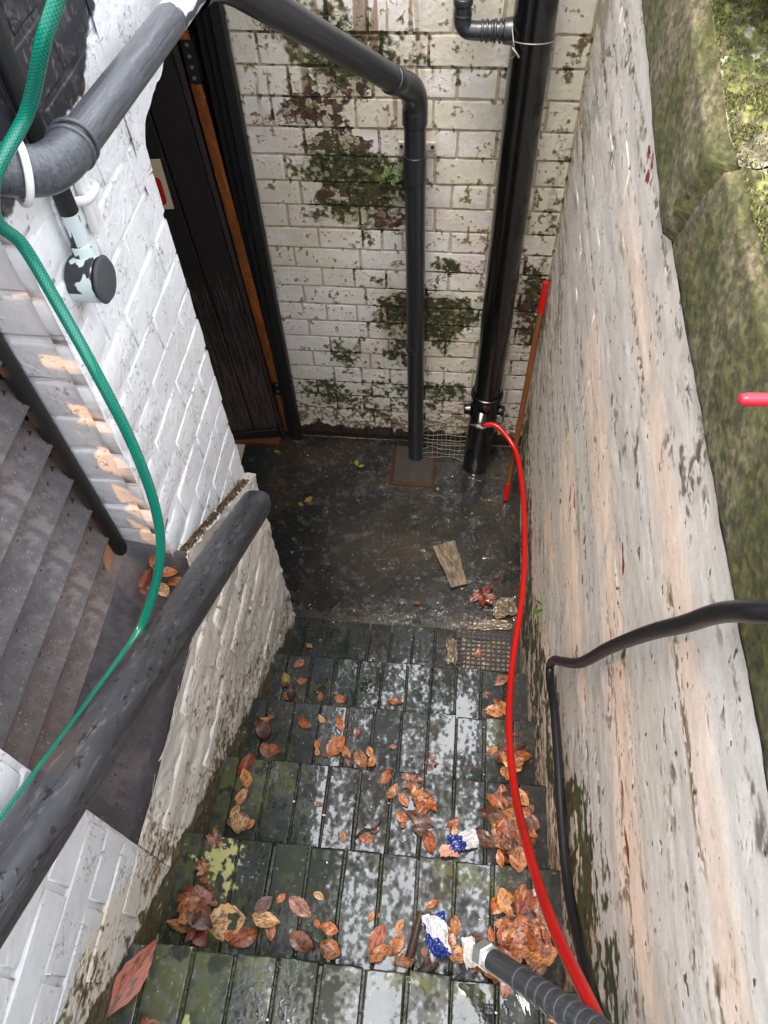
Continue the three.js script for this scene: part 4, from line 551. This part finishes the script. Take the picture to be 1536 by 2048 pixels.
const LEAVES = [[-0.542,1,1.295,52,"y"],[-0.534,1,1.318,35,"o"],[-0.475,1,1.299,35,"o"],[-0.579,1,1.358,30,"o"],[-0.551,1,1.366,26,"o"],[-0.506,1,1.351,43,"d"],[-0.401,1,1.353,30,"o"],[-0.332,1,1.354,43,"o"],[-0.139,1,1.348,43,"o"],[-0.568,2,1.526,47,"o"],[-0.534,2,1.551,69,"d"],[-0.559,2,1.611,53,"o"],[-0.56,2,1.501,39,"d"],[-0.493,2,1.609,38,"o"],[-0.409,2,1.52,50,"o"],[-0.356,2,1.501,35,"t"],[-0.295,2,1.51,43,"o"],[-0.239,2,1.534,27,"p"],[-0.358,2,1.583,34,"o"],[-0.353,2,1.608,23,"o"],[-0.331,2,1.614,26,"o"],[-0.297,2,1.58,65,"o"],[-0.263,2,1.604,45,"o"],[-0.253,2,1.623,38,"d"],[-0.216,2,1.618,45,"o"],[-0.192,2,1.592,34,"o"],[-0.181,2,1.624,30,"o"],[-0.122,2,1.569,23,"o"],[0.005,2,1.61,67,"P"],[-0.05,3,1.719,61,"P"],[0.182,2,1.554,38,"o"],[0.117,2,1.615,22,"d"],[0.295,2,1.497,23,"o"],[0.2,1,1.352,55,"o"],[0.283,1,1.31,59,"o"],[0.291,1,1.344,50,"o"],[0.24,1,1.228,26,"o"],[0.292,1,1.238,60,"p"],[-0.121,3,1.717,37,"o"],[-0.101,3,1.753,47,"o"],[-0.072,3,1.818,36,"o"],[-0.064,3,1.842,20,"o"],[-0.069,3,1.776,40,"o"],[-0.033,3,1.763,60,"M"],[0.002,3,1.779,80,"M"],[-0.022,3,1.82,66,"d"],[-0.017,3,1.85,46,"d"],[0.067,3,1.824,39,"o"],[0.074,3,1.851,36,"o"],[-0.297,3,1.806,20,"p"],[-0.223,3,1.882,36,"o"],[-0.161,3,1.882,39,"o"],[-0.14,3,1.858,26,"d"],[0.008,3,1.876,52,"o"],[-0.585,3,1.719,55,"r"],[-0.584,3,1.757,41,"o"],[-0.589,3,1.807,47,"o"],[-0.588,3,1.846,27,"o"],[-0.575,3,1.873,53,"p"],[-0.547,3,1.88,59,"t"],[-0.494,3,1.875,33,"o"],[-0.519,3,1.852,33,"t"],[-0.473,3,1.88,26,"o"],[-0.59,4,1.955,50,"P"],[-0.6,4,2.025,54,"M"],[-0.605,4,2.05,22,"o"],[-0.586,4,2.068,32,"d"],[-0.492,4,2.096,63,"P"],[-0.522,4,2.129,94,"o"],[-0.446,4,2.131,68,"t"],[-0.43,4,2.157,31,"o"],[-0.396,4,2.159,52,"o"],[-0.353,4,2.118,57,"t"],[-0.337,4,2.141,34,"o"],[-0.327,4,2.07,26,"o"],[-0.362,4,2.088,37,"d"],[-0.279,4,2.085,53,"p"],[-0.239,4,2.057,29,"t"],[-0.235,4,2.114,26,"o"],[-0.229,4,2.138,31,"g"],[-0.205,4,2.122,36,"o"],[-0.263,4,2.155,56,"p"],[-0.199,4,2.162,41,"o"],[-0.115,4,2.088,23,"o"],[-0.048,4,2.1,31,"o"],[-0.611,5,2.339,40,"p"],[-0.518,5,2.332,18,"o"],[0.022,4,2.049,27,"o"],[0.004,4,2.085,31,"t"],[0.056,4,2.103,35,"t"],[0.077,4,2.089,35,"o"],[0.061,4,2.12,39,"o"],[0.084,4,2.145,48,"o"],[0.126,4,2.11,35,"d"],[0.13,4,2.161,34,"o"],[0.157,4,2.099,31,"o"],[0.187,4,2.104,39,"p"],[0.18,4,2.078,27,"o"],[0.198,4,2.134,39,"o"],[0.315,4,2.017,58,"r"],[0.281,5,2.202,42,"p"],[0.317,5,2.227,34,"p"],[0.269,5,2.248,37,"o"],[0.01,4,2.148,17,"o"],[-0.096,4,2.131,53,"o"],[-0.052,4,2.139,44,"o"],[-0.089,4,2.161,44,"o"],[-0.032,4,2.167,43,"o"],[0.021,4,2.17,35,"d"],[-0.508,0,1.074,31,"o"],[-0.565,1,1.237,37,"o"],[0.154,0,1.052,35,"o"],[0.317,2,1.572,61,"r"],[0.28,2,1.562,56,"o"],[0.232,2,1.614,49,"o"],[0.266,2,1.569,56,"r"],[0.322,2,1.558,61,"d"],[0.232,2,1.589,54,"r"],[0.317,2,1.587,38,"d"],[0.268,2,1.575,60,"o"],[0.251,2,1.55,49,"d"],[0.317,2,1.579,42,"d"],[0.316,2,1.57,53,"o"],[0.237,2,1.597,55,"o"],[0.234,2,1.574,44,"r"],[0.238,2,1.622,58,"o"],[0.255,2,1.6,35,"o"],[0.249,3,1.885,40,"r"],[0.219,3,1.854,59,"o"],[0.219,4,1.935,51,"o"],[0.222,3,1.851,55,"d"],[0.222,3,1.892,57,"o"],[0.192,3,1.837,54,"o"],[0.193,3,1.868,35,"d"],[0.279,3,1.862,52,"d"],[0.269,3,1.851,46,"o"],[0.211,3,1.876,48,"d"],[0.161,3,1.851,35,"d"],[0.22,3,1.864,36,"p"],[0.239,3,1.863,49,"d"],[0.322,3,1.862,36,"d"],[0.278,3,1.847,53,"o"],[0.244,3,1.854,53,"p"],[0.202,3,1.852,44,"o"],[0.316,3,1.879,54,"d"],[0.15,3,1.856,47,"d"],[0.315,3,1.846,48,"r"],[0.213,3,1.884,49,"p"],[0.246,3,1.872,46,"o"],[0.314,3,1.89,55,"o"],[0.215,3,1.875,53,"d"],[0.296,3,1.828,58,"o"],[0.176,4,1.939,35,"o"],[0.302,3,1.892,51,"d"],[0.304,3,1.849,53,"r"],[0.321,3,1.875,43,"o"],[0.295,3,1.827,58,"o"],[0.21,3,1.877,54,"d"],[0.265,3,1.889,44,"o"],[0.218,3,1.849,46,"o"],[0.289,3,1.886,49,"o"],[0.328,3,1.867,35,"p"],[0.265,3,1.826,51,"o"],[0.24,3,1.894,34,"r"],[0.328,3,1.831,56,"o"],[0.284,3,1.746,37,"o"],[0.318,3,1.798,39,"r"],[0.27,3,1.815,39,"d"],[0.302,3,1.811,51,"r"],[0.324,3,1.794,59,"d"],[0.267,3,1.816,50,"p"],[0.313,3,1.797,62,"r"],[0.255,3,1.814,44,"o"],[0.267,3,1.778,40,"p"],[0.324,3,1.757,49,"o"],[0.281,3,1.813,50,"p"],[0.336,3,1.798,63,"d"],[0.275,3,1.782,62,"d"],[0.336,3,1.752,43,"o"],[0.306,3,1.75,56,"o"],[0.276,3,1.809,42,"d"],[0.278,3,1.738,41,"r"],[0.325,3,1.746,43,"d"],[0.286,3,1.791,51,"r"],[0.29,3,1.813,37,"d"],[0.289,3,1.795,56,"o"],[0.245,3,1.747,43,"o"],[0.244,3,1.823,47,"o"],[0.223,3,1.813,30,"o"],[0.252,3,1.83,43,"r"],[0.251,3,1.816,45,"d"],[-0.511,4,2.148,51,"o"],[-0.502,4,2.141,41,"o"],[-0.577,4,2.108,60,"o"],[-0.54,4,2.148,60,"o"],[-0.501,4,2.131,56,"p"],[-0.492,4,2.12,54,"p"],[-0.59,4,2.099,49,"r"],[-0.499,4,2.128,40,"o"],[-0.553,4,2.126,37,"r"],[-0.548,4,2.169,46,"r"],[-0.504,4,2.085,55,"p"],[-0.594,4,2.136,58,"d"],[-0.525,4,2.111,51,"o"],[-0.518,4,2.131,44,"o"],[-0.598,4,2.121,57,"d"],[-0.557,4,2.098,54,"o"],[-0.581,4,2.168,35,"r"],[0.317,4,2.129,36,"r"],[0.226,4,2.121,43,"o"],[0.24,4,2.088,37,"o"],[0.294,4,2.089,47,"o"],[0.165,4,2.147,41,"d"],[0.281,4,2.105,47,"d"],[0.309,4,2.141,44,"o"],[0.307,4,2.076,55,"d"],[0.231,4,2.162,31,"d"],[0.247,4,2.132,53,"o"],[0.204,4,2.105,46,"o"],[0.31,4,2.095,31,"o"],[0.259,4,2.099,53,"r"],[0.237,4,2.135,42,"o"],[0.159,4,2.135,33,"d"],[0.309,4,2.097,32,"o"],[0.152,4,2.167,50,"o"],[0.289,4,2.101,45,"d"],[0.279,4,2.099,48,"o"],[0.241,4,2.139,31,"p"],[0.215,4,2.112,39,"o"],[0.316,4,2.078,45,"r"],[0.184,4,2.145,53,"r"],[0.217,4,2.114,48,"o"],[0.293,4,2.079,36,"o"],[0.317,4,2.142,45,"o"],[0.319,4,2.109,50,"o"],[0.195,4,2.168,49,"o"],[0.259,4,2.093,38,"o"],[0.229,4,2.085,36,"r"],[0.252,4,2.157,41,"p"],[0.289,4,2.104,37,"o"],[0.251,4,2.126,51,"p"],[0.263,4,2.12,47,"o"],[0.309,4,2.082,52,"o"],[0.212,4,2.083,42,"r"],[0.268,4,2.096,35,"d"],[0.307,4,2.129,47,"o"],[0.252,4,2.141,41,"p"],[0.168,4,2.177,34,"o"],[0.292,4,2.133,48,"o"],[0.246,4,2.111,32,"d"],[0.259,4,2.134,38,"o"],[0.312,4,2.107,41,"r"],[0.24,4,2.07,36,"o"],[0.319,4,2.027,53,"o"],[0.277,4,2.033,51,"o"],[0.3,4,2.043,39,"d"],[0.229,4,2.033,44,"o"],[0.224,4,2.038,43,"o"],[0.223,4,2.026,48,"o"],[0.261,4,2.081,33,"o"],[0.259,4,2.035,51,"o"],[0.226,4,2.074,53,"d"],[0.301,4,2.033,55,"o"],[0.258,4,2.028,44,"d"],[0.226,4,2.034,47,"r"],[0.283,4,2.049,51,"d"],[0.309,4,2.02,49,"o"],[0.281,4,2.048,50,"p"],[0.22,4,2.083,44,"o"],[0.288,4,2.05,38,"d"],[0.244,4,2.034,32,"o"],[0.32,4,2.061,38,"p"],[0.26,4,2.074,42,"p"],[0.3,4,2.036,34,"o"]];
const placed = [];
for (const [x0, k, z0, sz, ty] of LEAVES) {
  const mp = ty === 'M' || ty === 'P', c = ty === 'M' ? 'o' : ty === 'P' ? 'p' : ty; let x = x0 > 0.27 ? 0.27 - rnd() * 0.1 : x0 < -0.54 ? -0.54 + rnd() * 0.05 : x0, z = z0, s = cl(sz / 1000, 0.018, 0.12) * (mp ? 1.05 : 1.12);
  const near = Z0 + (k + 1) * GO; if (k < 7 && z > near - s * 0.4) z = near - s * 0.4 - rnd() * 0.06;
  let n = 0; for (const q of placed) if (q[1] === k && Math.hypot(q[0] - x, q[2] - z) < 0.04) n++; placed.push([x, k, z]);
  const g = mp ? maples[Math.floor(rnd() * 3)] : ovals[Math.floor(rnd() * ovals.length)];
  const m = mesh('fallen_leaf', g, leafMat[c === 'o' ? ['o', 'o2', 'o3', 'o4'][Math.floor(rnd() * 4)] : c]); const tl = n ? 0.2 : 0.08; s *= rr(0.85, 1.25);
  m.position.set(x, k * RISE + 0.003 + s * 0.03 + Math.min(n, 9) * 0.0055, z); m.rotation.set(rr(-tl, tl), rr(0, 6.28), rr(-tl, tl) + (rnd() < 0.25 ? Math.PI : 0), 'YXZ'); m.scale.set(s * rr(0.8, 1.15), s * 0.6, s);
  const big = s > 0.055 ? 'large ' : s < 0.028 ? 'tiny ' : '', where = (n > 1 ? 'heaped ' : '') + (x > 0.15 ? 'by the right-hand wall' : x < -0.4 ? 'by the white house wall' : z > near - 0.09 ? 'against the riser' : z < near - 0.18 ? 'near the nosing' : 'in mid tread');
  const lab = `${big}${colName[c]} fallen ${mp ? 'maple ' : ''}leaf on the ${k ? stepNames[k] : 'lowest paving row'}, ${where}`; tag(m, lab, 'leaf', lab.replace('leaf', 'leaves'));
}
{ // singular leaves
  const big = mesh('fallen_leaf', ovalLeaf(0.12, 0.1, 0.1, 3, 0.04, 0.27, 0.9, 1.15), leafMat.k); big.scale.set(0.1, 0.1, 0.155); big.position.set(-0.556, 1.052, 2.262); big.rotation.set(0.0, Math.PI - 0.42, 0.42, 'YXZ'); tag(big, 'large smooth rust-red leaf leaning against the white wall on the fifth step', 'leaf');
  const wet = mesh('fallen_leaf', maples[1], leafMat.w); wet.scale.set(0.15, 0.06, 0.13); wet.position.set(0.165, 0.012, 0.79); wet.rotation.set(0.05, 0.7, 0, 'YXZ'); tag(wet, 'wet dark red maple leaf lying on the landing above the drain grate', 'leaf');
  const wet2 = mesh('fallen_leaf', maples[0], leafMat.p); wet2.scale.set(0.09, 0.04, 0.09); wet2.position.set(0.235, 0.01, 0.85); wet2.rotation.y = 2.2; tag(wet2, 'small veined purple-brown maple leaf beside the wet red maple leaf', 'leaf');
  for (const [x, y, z, s, c, a] of [[-0.655, 1.335, 1.47, 0.05, 'o', 0.4], [-0.63, 1.31, 1.478, 0.045, 'o', 1.9], [-0.665, 1.33, 1.505, 0.06, 'r', 2.8], [-0.64, 1.30, 1.515, 0.05, 't', 4.1], [-0.62, 1.288, 1.49, 0.045, 'o', 5.2], [-0.66, 1.322, 1.54, 0.05, 'p', 0.9]]) { const m = mesh('fallen_leaf', ovals[Math.floor(rnd() * 6)], leafMat[c]); m.scale.set(s, s * 0.6, s); m.position.set(x + 0.008, y - 0.022, z + 0.012); m.rotation.set(rr(-0.3, 0.3), a, rr(-0.3, 0.3), 'YXZ'); tag(m, 'brown fallen leaf in the corner of the black sill against the white pier', 'leaf', 'leaves on the black sill'); }
  for (const [x, z, s, c] of [[-0.1, 0.85, 0.03, 'r'], [-0.4, 0.36, 0.022, 'r'], [0.22, 0.7, 0.03, 'w']]) { const m = mesh('fallen_leaf', ovals[5], leafMat[c]); m.scale.set(s, s * 0.4, s); m.position.set(x, 0.006, z); m.rotation.y = rr(0, 6); tag(m, 'tiny dark red leaf scrap on the wet landing floor', 'leaf', 'leaf scraps on the landing'); }
  for (const [x, z, s, c, a] of [[-0.43, 0.15, 0.035, 'y', 0.3], [-0.405, 0.165, 0.03, 'y', 1.9], [-0.62, 0.37, 0.045, 'y', 2.4], [-0.65, 0.4, 0.03, 'y', 0.9], [-0.81, 0.11, 0.03, 'y', 1.2], [-0.05, 0.27, 0.02, 'y', 0]]) { const m = mesh('fallen_leaf', ovals[5], leafMat[c]); m.scale.set(s, s * 0.25, s); m.position.set(x, 0.0035, z); m.rotation.y = a; tag(m, 'small sodden yellow leaf on the muddy landing floor', 'leaf', 'yellow leaves on the landing'); }
  for (const [x, y, z, s, c] of [[0.43, 2.37, 1.0, 0.05, 'o'], [0.47, 2.37, 1.06, 0.045, 'o'], [0.5, 2.375, 0.98, 0.06, 'p'], [0.41, 2.355, 1.14, 0.03, 'r'], [0.4, 2.345, 1.26, 0.028, 'r'], [0.52, 2.36, 1.1, 0.05, 'o']]) { const m = mesh('fallen_leaf', ovals[Math.floor(rnd() * 6)], leafMat[c]); m.scale.setScalar(s); m.position.set(x, y, z); m.rotation.set(rr(-.3, .3), rr(0, 6), rr(-.3, .3)); tag(m, 'dry fallen leaf on top of the mossy coping', 'leaf', 'leaves on the coping'); }
}
// ---------------------------------------------------------------- litter
function crumple(w, l, amp, sd, fr = 5, nu = 26, nv = 26) { return grid(nu, nv, (s, t) => { const x = (s - 0.5) * w, z = (0.5 - t) * l, e = Math.abs(fbm(s * fr + sd, t * fr, 3) - 0.5) * 2, f = Math.abs(fbm(s * fr * 2.1 + sd, t * fr * 2.1 + 9, 2) - 0.5); return { p: [x + 0.25 * w * (fbm(s * 3 + sd, t * 3 + 40, 2) - 0.5), amp * (0.3 + e + 0.45 * f), z + 0.25 * l * (fbm(s * 3 + sd + 9, t * 3 + 70, 2) - 0.5)], uv: [s, t] }; }); }
function put(name, g, m, pos, ry, label, cat, grp) { const o = mesh(name, g, m); o.position.set(...pos); o.rotation.y = ry; tag(o, label, cat, grp); return o; }
const packT = surfTex(128, 128, 0, 0, 1, 1, (u, v) => { const e = 0.45 + 0.16 * (fbm(u * 5, v * 5, 3) - 0.5) * 2; const b = u < e; let c = b ? [24, 46, 120] : [186, 188, 194]; if (b && Math.abs(((v * 7) % 1) - 0.5) < 0.16 && u > 0.1 && u < e - 0.12 && v > 0.4 && v < 0.75) c = [80, 104, 176]; return c; });
const packM = phy({ map: packT.map, roughness: 0.22, clearcoat: 0.6, clearcoatRoughness: 0.1 });
put('snack_wrapper', crumple(0.075, 0.046, 0.028, 3), packM, [0.1, 0.615 + 0.006, 1.868], 0.35, 'crumpled blue and white snack wrapper on the third step beside a leaf heap', 'wrapper');
put('snack_wrapper', crumple(0.05, 0.085, 0.03, 11), phy({ map: (() => { const t = packT.map.clone(); t.center.set(0.5, 0.5); t.rotation = 0.9; t.needsUpdate = true; return t; })(), roughness: 0.22, clearcoat: 0.6, clearcoatRoughness: 0.1 }), [0.035, 0.82 + 0.006, 2.115], 0.3, 'crumpled blue and white snack wrapper on the fourth step among leaves', 'wrapper');
const wp = phy({ color: 0xb8b8b8, roughness: 0.35 });
put('paper_scrap', crumple(0.035, 0.05, 0.016, 21, 4, 14, 14), wp, [0.258, 0.85, 2.02], 0.6, 'curled white paper scrap on the fourth step by the right-hand wall', 'litter');
put('paper_scrap', crumple(0.03, 0.055, 0.018, 31, 4, 14, 14), wp, [0.11, 0.84, 2.14], 0.2, 'white paper scrap on the fourth step beside the blue wrapper', 'litter');
put('paper_scrap', crumple(0.05, 0.03, 0.012, 37, 4, 14, 14), std({ color: 0xd09a8c, roughness: 0.5 }), [0.06, 0.625, 1.895], 0.1, 'pinkish paper scrap at the back of the third step', 'litter');
const ragT = surfTex(128, 128, 0, 0, 1, 1, (u, v) => { const n = fbm(u * 8, v * 8, 4), m = fbm(u * 40, v * 12, 3); return mixc([128, 114, 94], [80, 70, 58], st(0.35, 0.65, n * 0.6 + m * 0.4)); }), ragM = phy({ map: ragT.map, roughness: 0.3, clearcoat: 0.4, clearcoatRoughness: 0.2 });
put('wet_cloth', grid(18, 24, (s, t) => { const w = 0.1 - 0.035 * t, x = (s - 0.5) * w, z = (t - 0.5) * 0.21; return { p: [x + 0.01 * (fbm(s * 4, t * 2, 2) - 0.5) , 0.006 + 0.006 * (fbm(s * 9 + 3, t * 2.2, 3)) + 0.003 * fbm(s * 20, t * 14, 2), z - (t === 0 ? 0.008 * fbm(s * 9, 2, 2) : 0)], uv: [s, t] }; }), ragM, [0.032, 0, 0.66], 0.36, 'folded grey strip of wet cloth on the landing next to the red maple leaf', 'cloth');
put('wet_rag', crumple(0.1, 0.08, 0.022, 41), ragM, [0.255, 0.002, 0.845], 0.4, 'crumpled wet grey-brown rag against the right-hand wall on the landing', 'rag');
put('wet_rag', crumple(0.15, 0.04, 0.014, 47), ragM, [0.2, 0.002, 0.925], 0.1, 'wet rag wedged along the far edge of the drain grate', 'rag');
put('wet_rag', crumple(0.04, 0.11, 0.012, 53), ragM, [0.053, 0.003, 1.05], 0.1, 'brown rag poking out at the side of the drain grate', 'rag');
put('silt', crumple(0.2, 0.13, 0.008, 59, 4, 30, 30), ragM, [0.19, -0.0095, 1.05], 0, 'brown rag and silt caught under the drain grate', 'rag');
{ const P = []; for (let i = 0; i < 16; i++) { const t = i / 15, a = (i % 2 ? 1 : -1) * (0.5 + 0.4 * (1 - t)); P.push(tube([[0, 0.004, t * 0.035], [Math.sin(a) * 0.008, 0.007, t * 0.035 + 0.008], [Math.sin(a) * 0.015 * (1.1 - 0.5 * t), 0.004, t * 0.035 + 0.018]], 0.0008, 6, 5)); } P.push(tube([[0, 0.003, -0.01], [0, 0.005, 0.02], [0.002, 0.003, 0.045]], 0.0011, 8, 5)); put('feather', merge(P), M.white, [0.198, 1.026, 2.2], 0.3, 'small white feather on the fifth step', 'feather'); }
{ const bark = std({ map: grainT.map, bumpMap: grainT.bump, bumpScale: 0.003, color: 0x5e4636, roughness: 0.6 });
  put('bark_strip', mergeVertices(grid(6, 14, (s, t) => { const x = (s - 0.5) * 0.022 * (1 - 0.4 * t), z = (0.5 - t) * 0.095; return { p: [x, 0.01 + 0.006 * Math.cos((s - 0.5) * 3) + 0.003 * fbm(s * 5, t * 5, 2), z], uv: [s * 0.02, t * 0.1] }; })), bark, [-0.012, 0.82, 2.115], -0.2, 'narrow strip of brown bark on the fourth step', 'bark');
  put('twig', tube([[0, 0.006, 0], [0.03, 0.012, -0.012], [0.055, 0.008, -0.005], [0.08, 0.012, -0.02]], 0.0022, 20, 7), bark, [-0.19, 0.617, 1.885], 0.4, 'thin forked twig at the back of the third step', 'twig');
  put('twig', merge([tube([[0, 0, 0], [0.05, 0.006, 0.02], [0.12, 0.004, 0.025], [0.2, 0.01, 0.05]], 0.003, 20, 7), tube([[0.1, 0.004, 0.025], [0.13, 0.01, 0.0], [0.16, 0.012, -0.01]], 0.002, 10, 6)]), bark, [0.405, 2.37, 1.08], -0.3, 'brown twig lying on the mossy coping', 'twig'); }
// ---------------------------------------------------------------- small plants and moss
const greenM = (c) => phy({ color: c, roughness: 0.6, transmission: 0.15, thickness: 0 });
function weed(label, pos, spots, m, nrm) { const o = thing('small_weed', label, 'weed', pos); for (const [dx, dy, dz, s, rx, ry] of spots) { const l = mesh('leaf', ovals[5], m, o); l.position.set(dx, dy, dz); l.scale.setScalar(s); l.rotation.set(rx, ry, nrm); } return o; }
weed('bright green weed growing from the foot of the right-hand wall by the drain grate', [0.305, 0.62, 1.17], [[0, 0.02, -0.02, 0.03, 0.4, 1], [-0.004, 0.0, 0.0, 0.035, 0.2, 2], [0, -0.02, 0.02, 0.03, 0.6, 0.3], [-0.003, -0.03, 0.035, 0.028, 0.1, 3], [0, 0.03, -0.05, 0.022, 0.3, 4], [0, -0.01, -0.01, 0.026, 0.5, 5]], greenM(0x4f7d22), 1.2);
{ const sp = []; for (let i = 0; i < 14; i++) { const a = -0.9 + 1.8 * (i / 13), r = 0.012 + 0.02 * rnd(); sp.push([Math.sin(a * 2) * 0.03 + rr(-0.006, 0.006), -0.02 + 0.055 * (i % 7) / 6, 0.012 + rr(0, 0.01), r, 1.1 + rr(-0.3, 0.3), rr(-1, 1)]); } weed('small green fern sprouting from the back wall behind the grey downpipe', [-0.248, 1.35, 0.004], sp, greenM(0x45631f), 0); }
{ const bl = new THREE.BufferGeometry(); bl.setAttribute('position', new THREE.Float32BufferAttribute([-0.5, 0, 0, 0.5, 0, 0, 0.12, 1, 0.25, 0, 0, -0.5, 0, 0, 0.5, 0.2, 0.9, -0.1], 3)); bl.computeVertexNormals();
  const inst = (name, label, n, m, f) => { const o = new THREE.InstancedMesh(bl, m, n), d = new THREE.Object3D(), c = new THREE.Color(); for (let i = 0; i < n; i++) { const q = f(i); d.position.set(...q.p); d.rotation.set(rr(-0.7, 0.7), rr(0, 6.28), rr(-0.7, 0.7)); d.scale.set(q.w, q.h, q.w); d.updateMatrix(); o.setMatrixAt(i, d.matrix); o.setColorAt(i, c.setRGB(...q.c)); } o.name = numbered(name); o.castShadow = o.receiveShadow = true; scene.add(o); return tag(o, label, 'moss', undefined, 'stuff'); };
  const mm = std({ color: 0xffffff, roughness: 0.9, side: THREE.DoubleSide }); const topY = z => z < 1.34 ? topR(z) + 0.178 : 2.211;
  inst('moss', 'green and straw-coloured moss along the top of the coping', 30000, mm, () => { let x, z, k = 0; do { z = rr(0.4, 2.4); x = XR + 0.03 + Math.pow(rnd(), 1.3) * 0.24; k++; } while (fbm(z * 8, x * 12 + 5, 3) < 0.5 && k < 3); const g = rnd() < 0.5 ? [0.17, 0.18, 0.045] : rnd() < 0.6 ? [0.25, 0.22, 0.11] : [0.09, 0.12, 0.03], v = rr(0.5, 1.4); const t = (x - XR - 0.03) / 0.36; return { p: [x, topY(z) + 0.03 * t + 0.001, z], w: rr(0.002, 0.005), h: rr(0.002, 0.008), c: g.map(q => q * v) }; });
  inst('grass_clump', 'dark green grass clump at the back of the coping', 5000, mm, () => { const a = rr(0, 6.28), r = Math.sqrt(rnd()) * 0.13, v = rr(0.4, 1.2); return { p: [0.47 + Math.cos(a) * r, 2.33, 1.0 + Math.sin(a) * r * 1.5], w: rr(0.003, 0.007), h: rr(0.02, 0.06), c: [0.05 * v, 0.11 * v, 0.015 * v] }; }).userData.category = 'grass';
  inst('step_moss', 'moss growing in the joints and back edges of the brick steps', 9000, mm, () => { const k = Math.floor(rr(1, 6)), v = rr(0.5, 1.3); let x, z; if (rnd() < 0.35) { x = jx[Math.floor(rr(1, 11))] + rr(-0.005, 0.005); z = Z0 + k * GO + rr(0.01, 0.25); } else { x = rr(-0.58, 0.3); z = Z0 + (k + 1) * GO - Math.pow(rnd(), 2) * 0.03; } return { p: [x, k * RISE - 0.006, z], w: rr(0.003, 0.006), h: rr(0.005, 0.011), c: [0.075 * v, 0.095 * v, 0.022 * v] }; });
  inst('ledge_litter', 'brown plant litter along the ledge behind the handrail', 900, mm, () => { const z = rr(1.0, 1.44), v = rr(0.5, 1.4); return { p: [XP + 0.002 + Math.pow(rnd(), 1.5) * 0.022, topL(z) + 0.001, z], w: rr(0.004, 0.009), h: rr(0.003, 0.008), c: [0.16 * v, 0.1 * v, 0.055 * v] }; }).userData.category = 'plant litter';
}
{ // grit: pale and dark specks on floor and treads
  const g = new THREE.IcosahedronGeometry(1, 0), o = new THREE.InstancedMesh(g, std({ color: 0xffffff, roughness: 0.6 }), 520), d = new THREE.Object3D(), c = new THREE.Color();
  for (let i = 0; i < 520; i++) { const fl = rnd() < 0.3; let x, y, z; if (fl) { x = rr(-0.9, 0.3); z = Math.pow(rnd(), 0.6) * 0.95; y = 0.001; } else { const k = Math.floor(rr(0, 6)); x = rr(-0.56, 0.29); z = Z0 + (k + rnd()) * GO; y = k * RISE + 0.002; } d.position.set(x, y, z); d.rotation.set(rr(0, 6), rr(0, 6), 0); const s = rr(0.0008, 0.0026) * (rnd() < 0.08 ? 2 : 1); d.scale.set(s, s * 0.6, s * rr(0.7, 1.5)); d.updateMatrix(); o.setMatrixAt(i, d.matrix); const v = rnd() < 0.55 ? rr(0.4, 0.75) : rr(0.03, 0.15); o.setColorAt(i, c.setRGB(v, v * 0.96, v * 0.88)); }
  o.name = 'grit'; o.castShadow = o.receiveShadow = true; scene.add(o); tag(o, 'pale and dark grit scattered over the landing and steps', 'grit', undefined, 'stuff');
}
renderer.render(scene, camera);
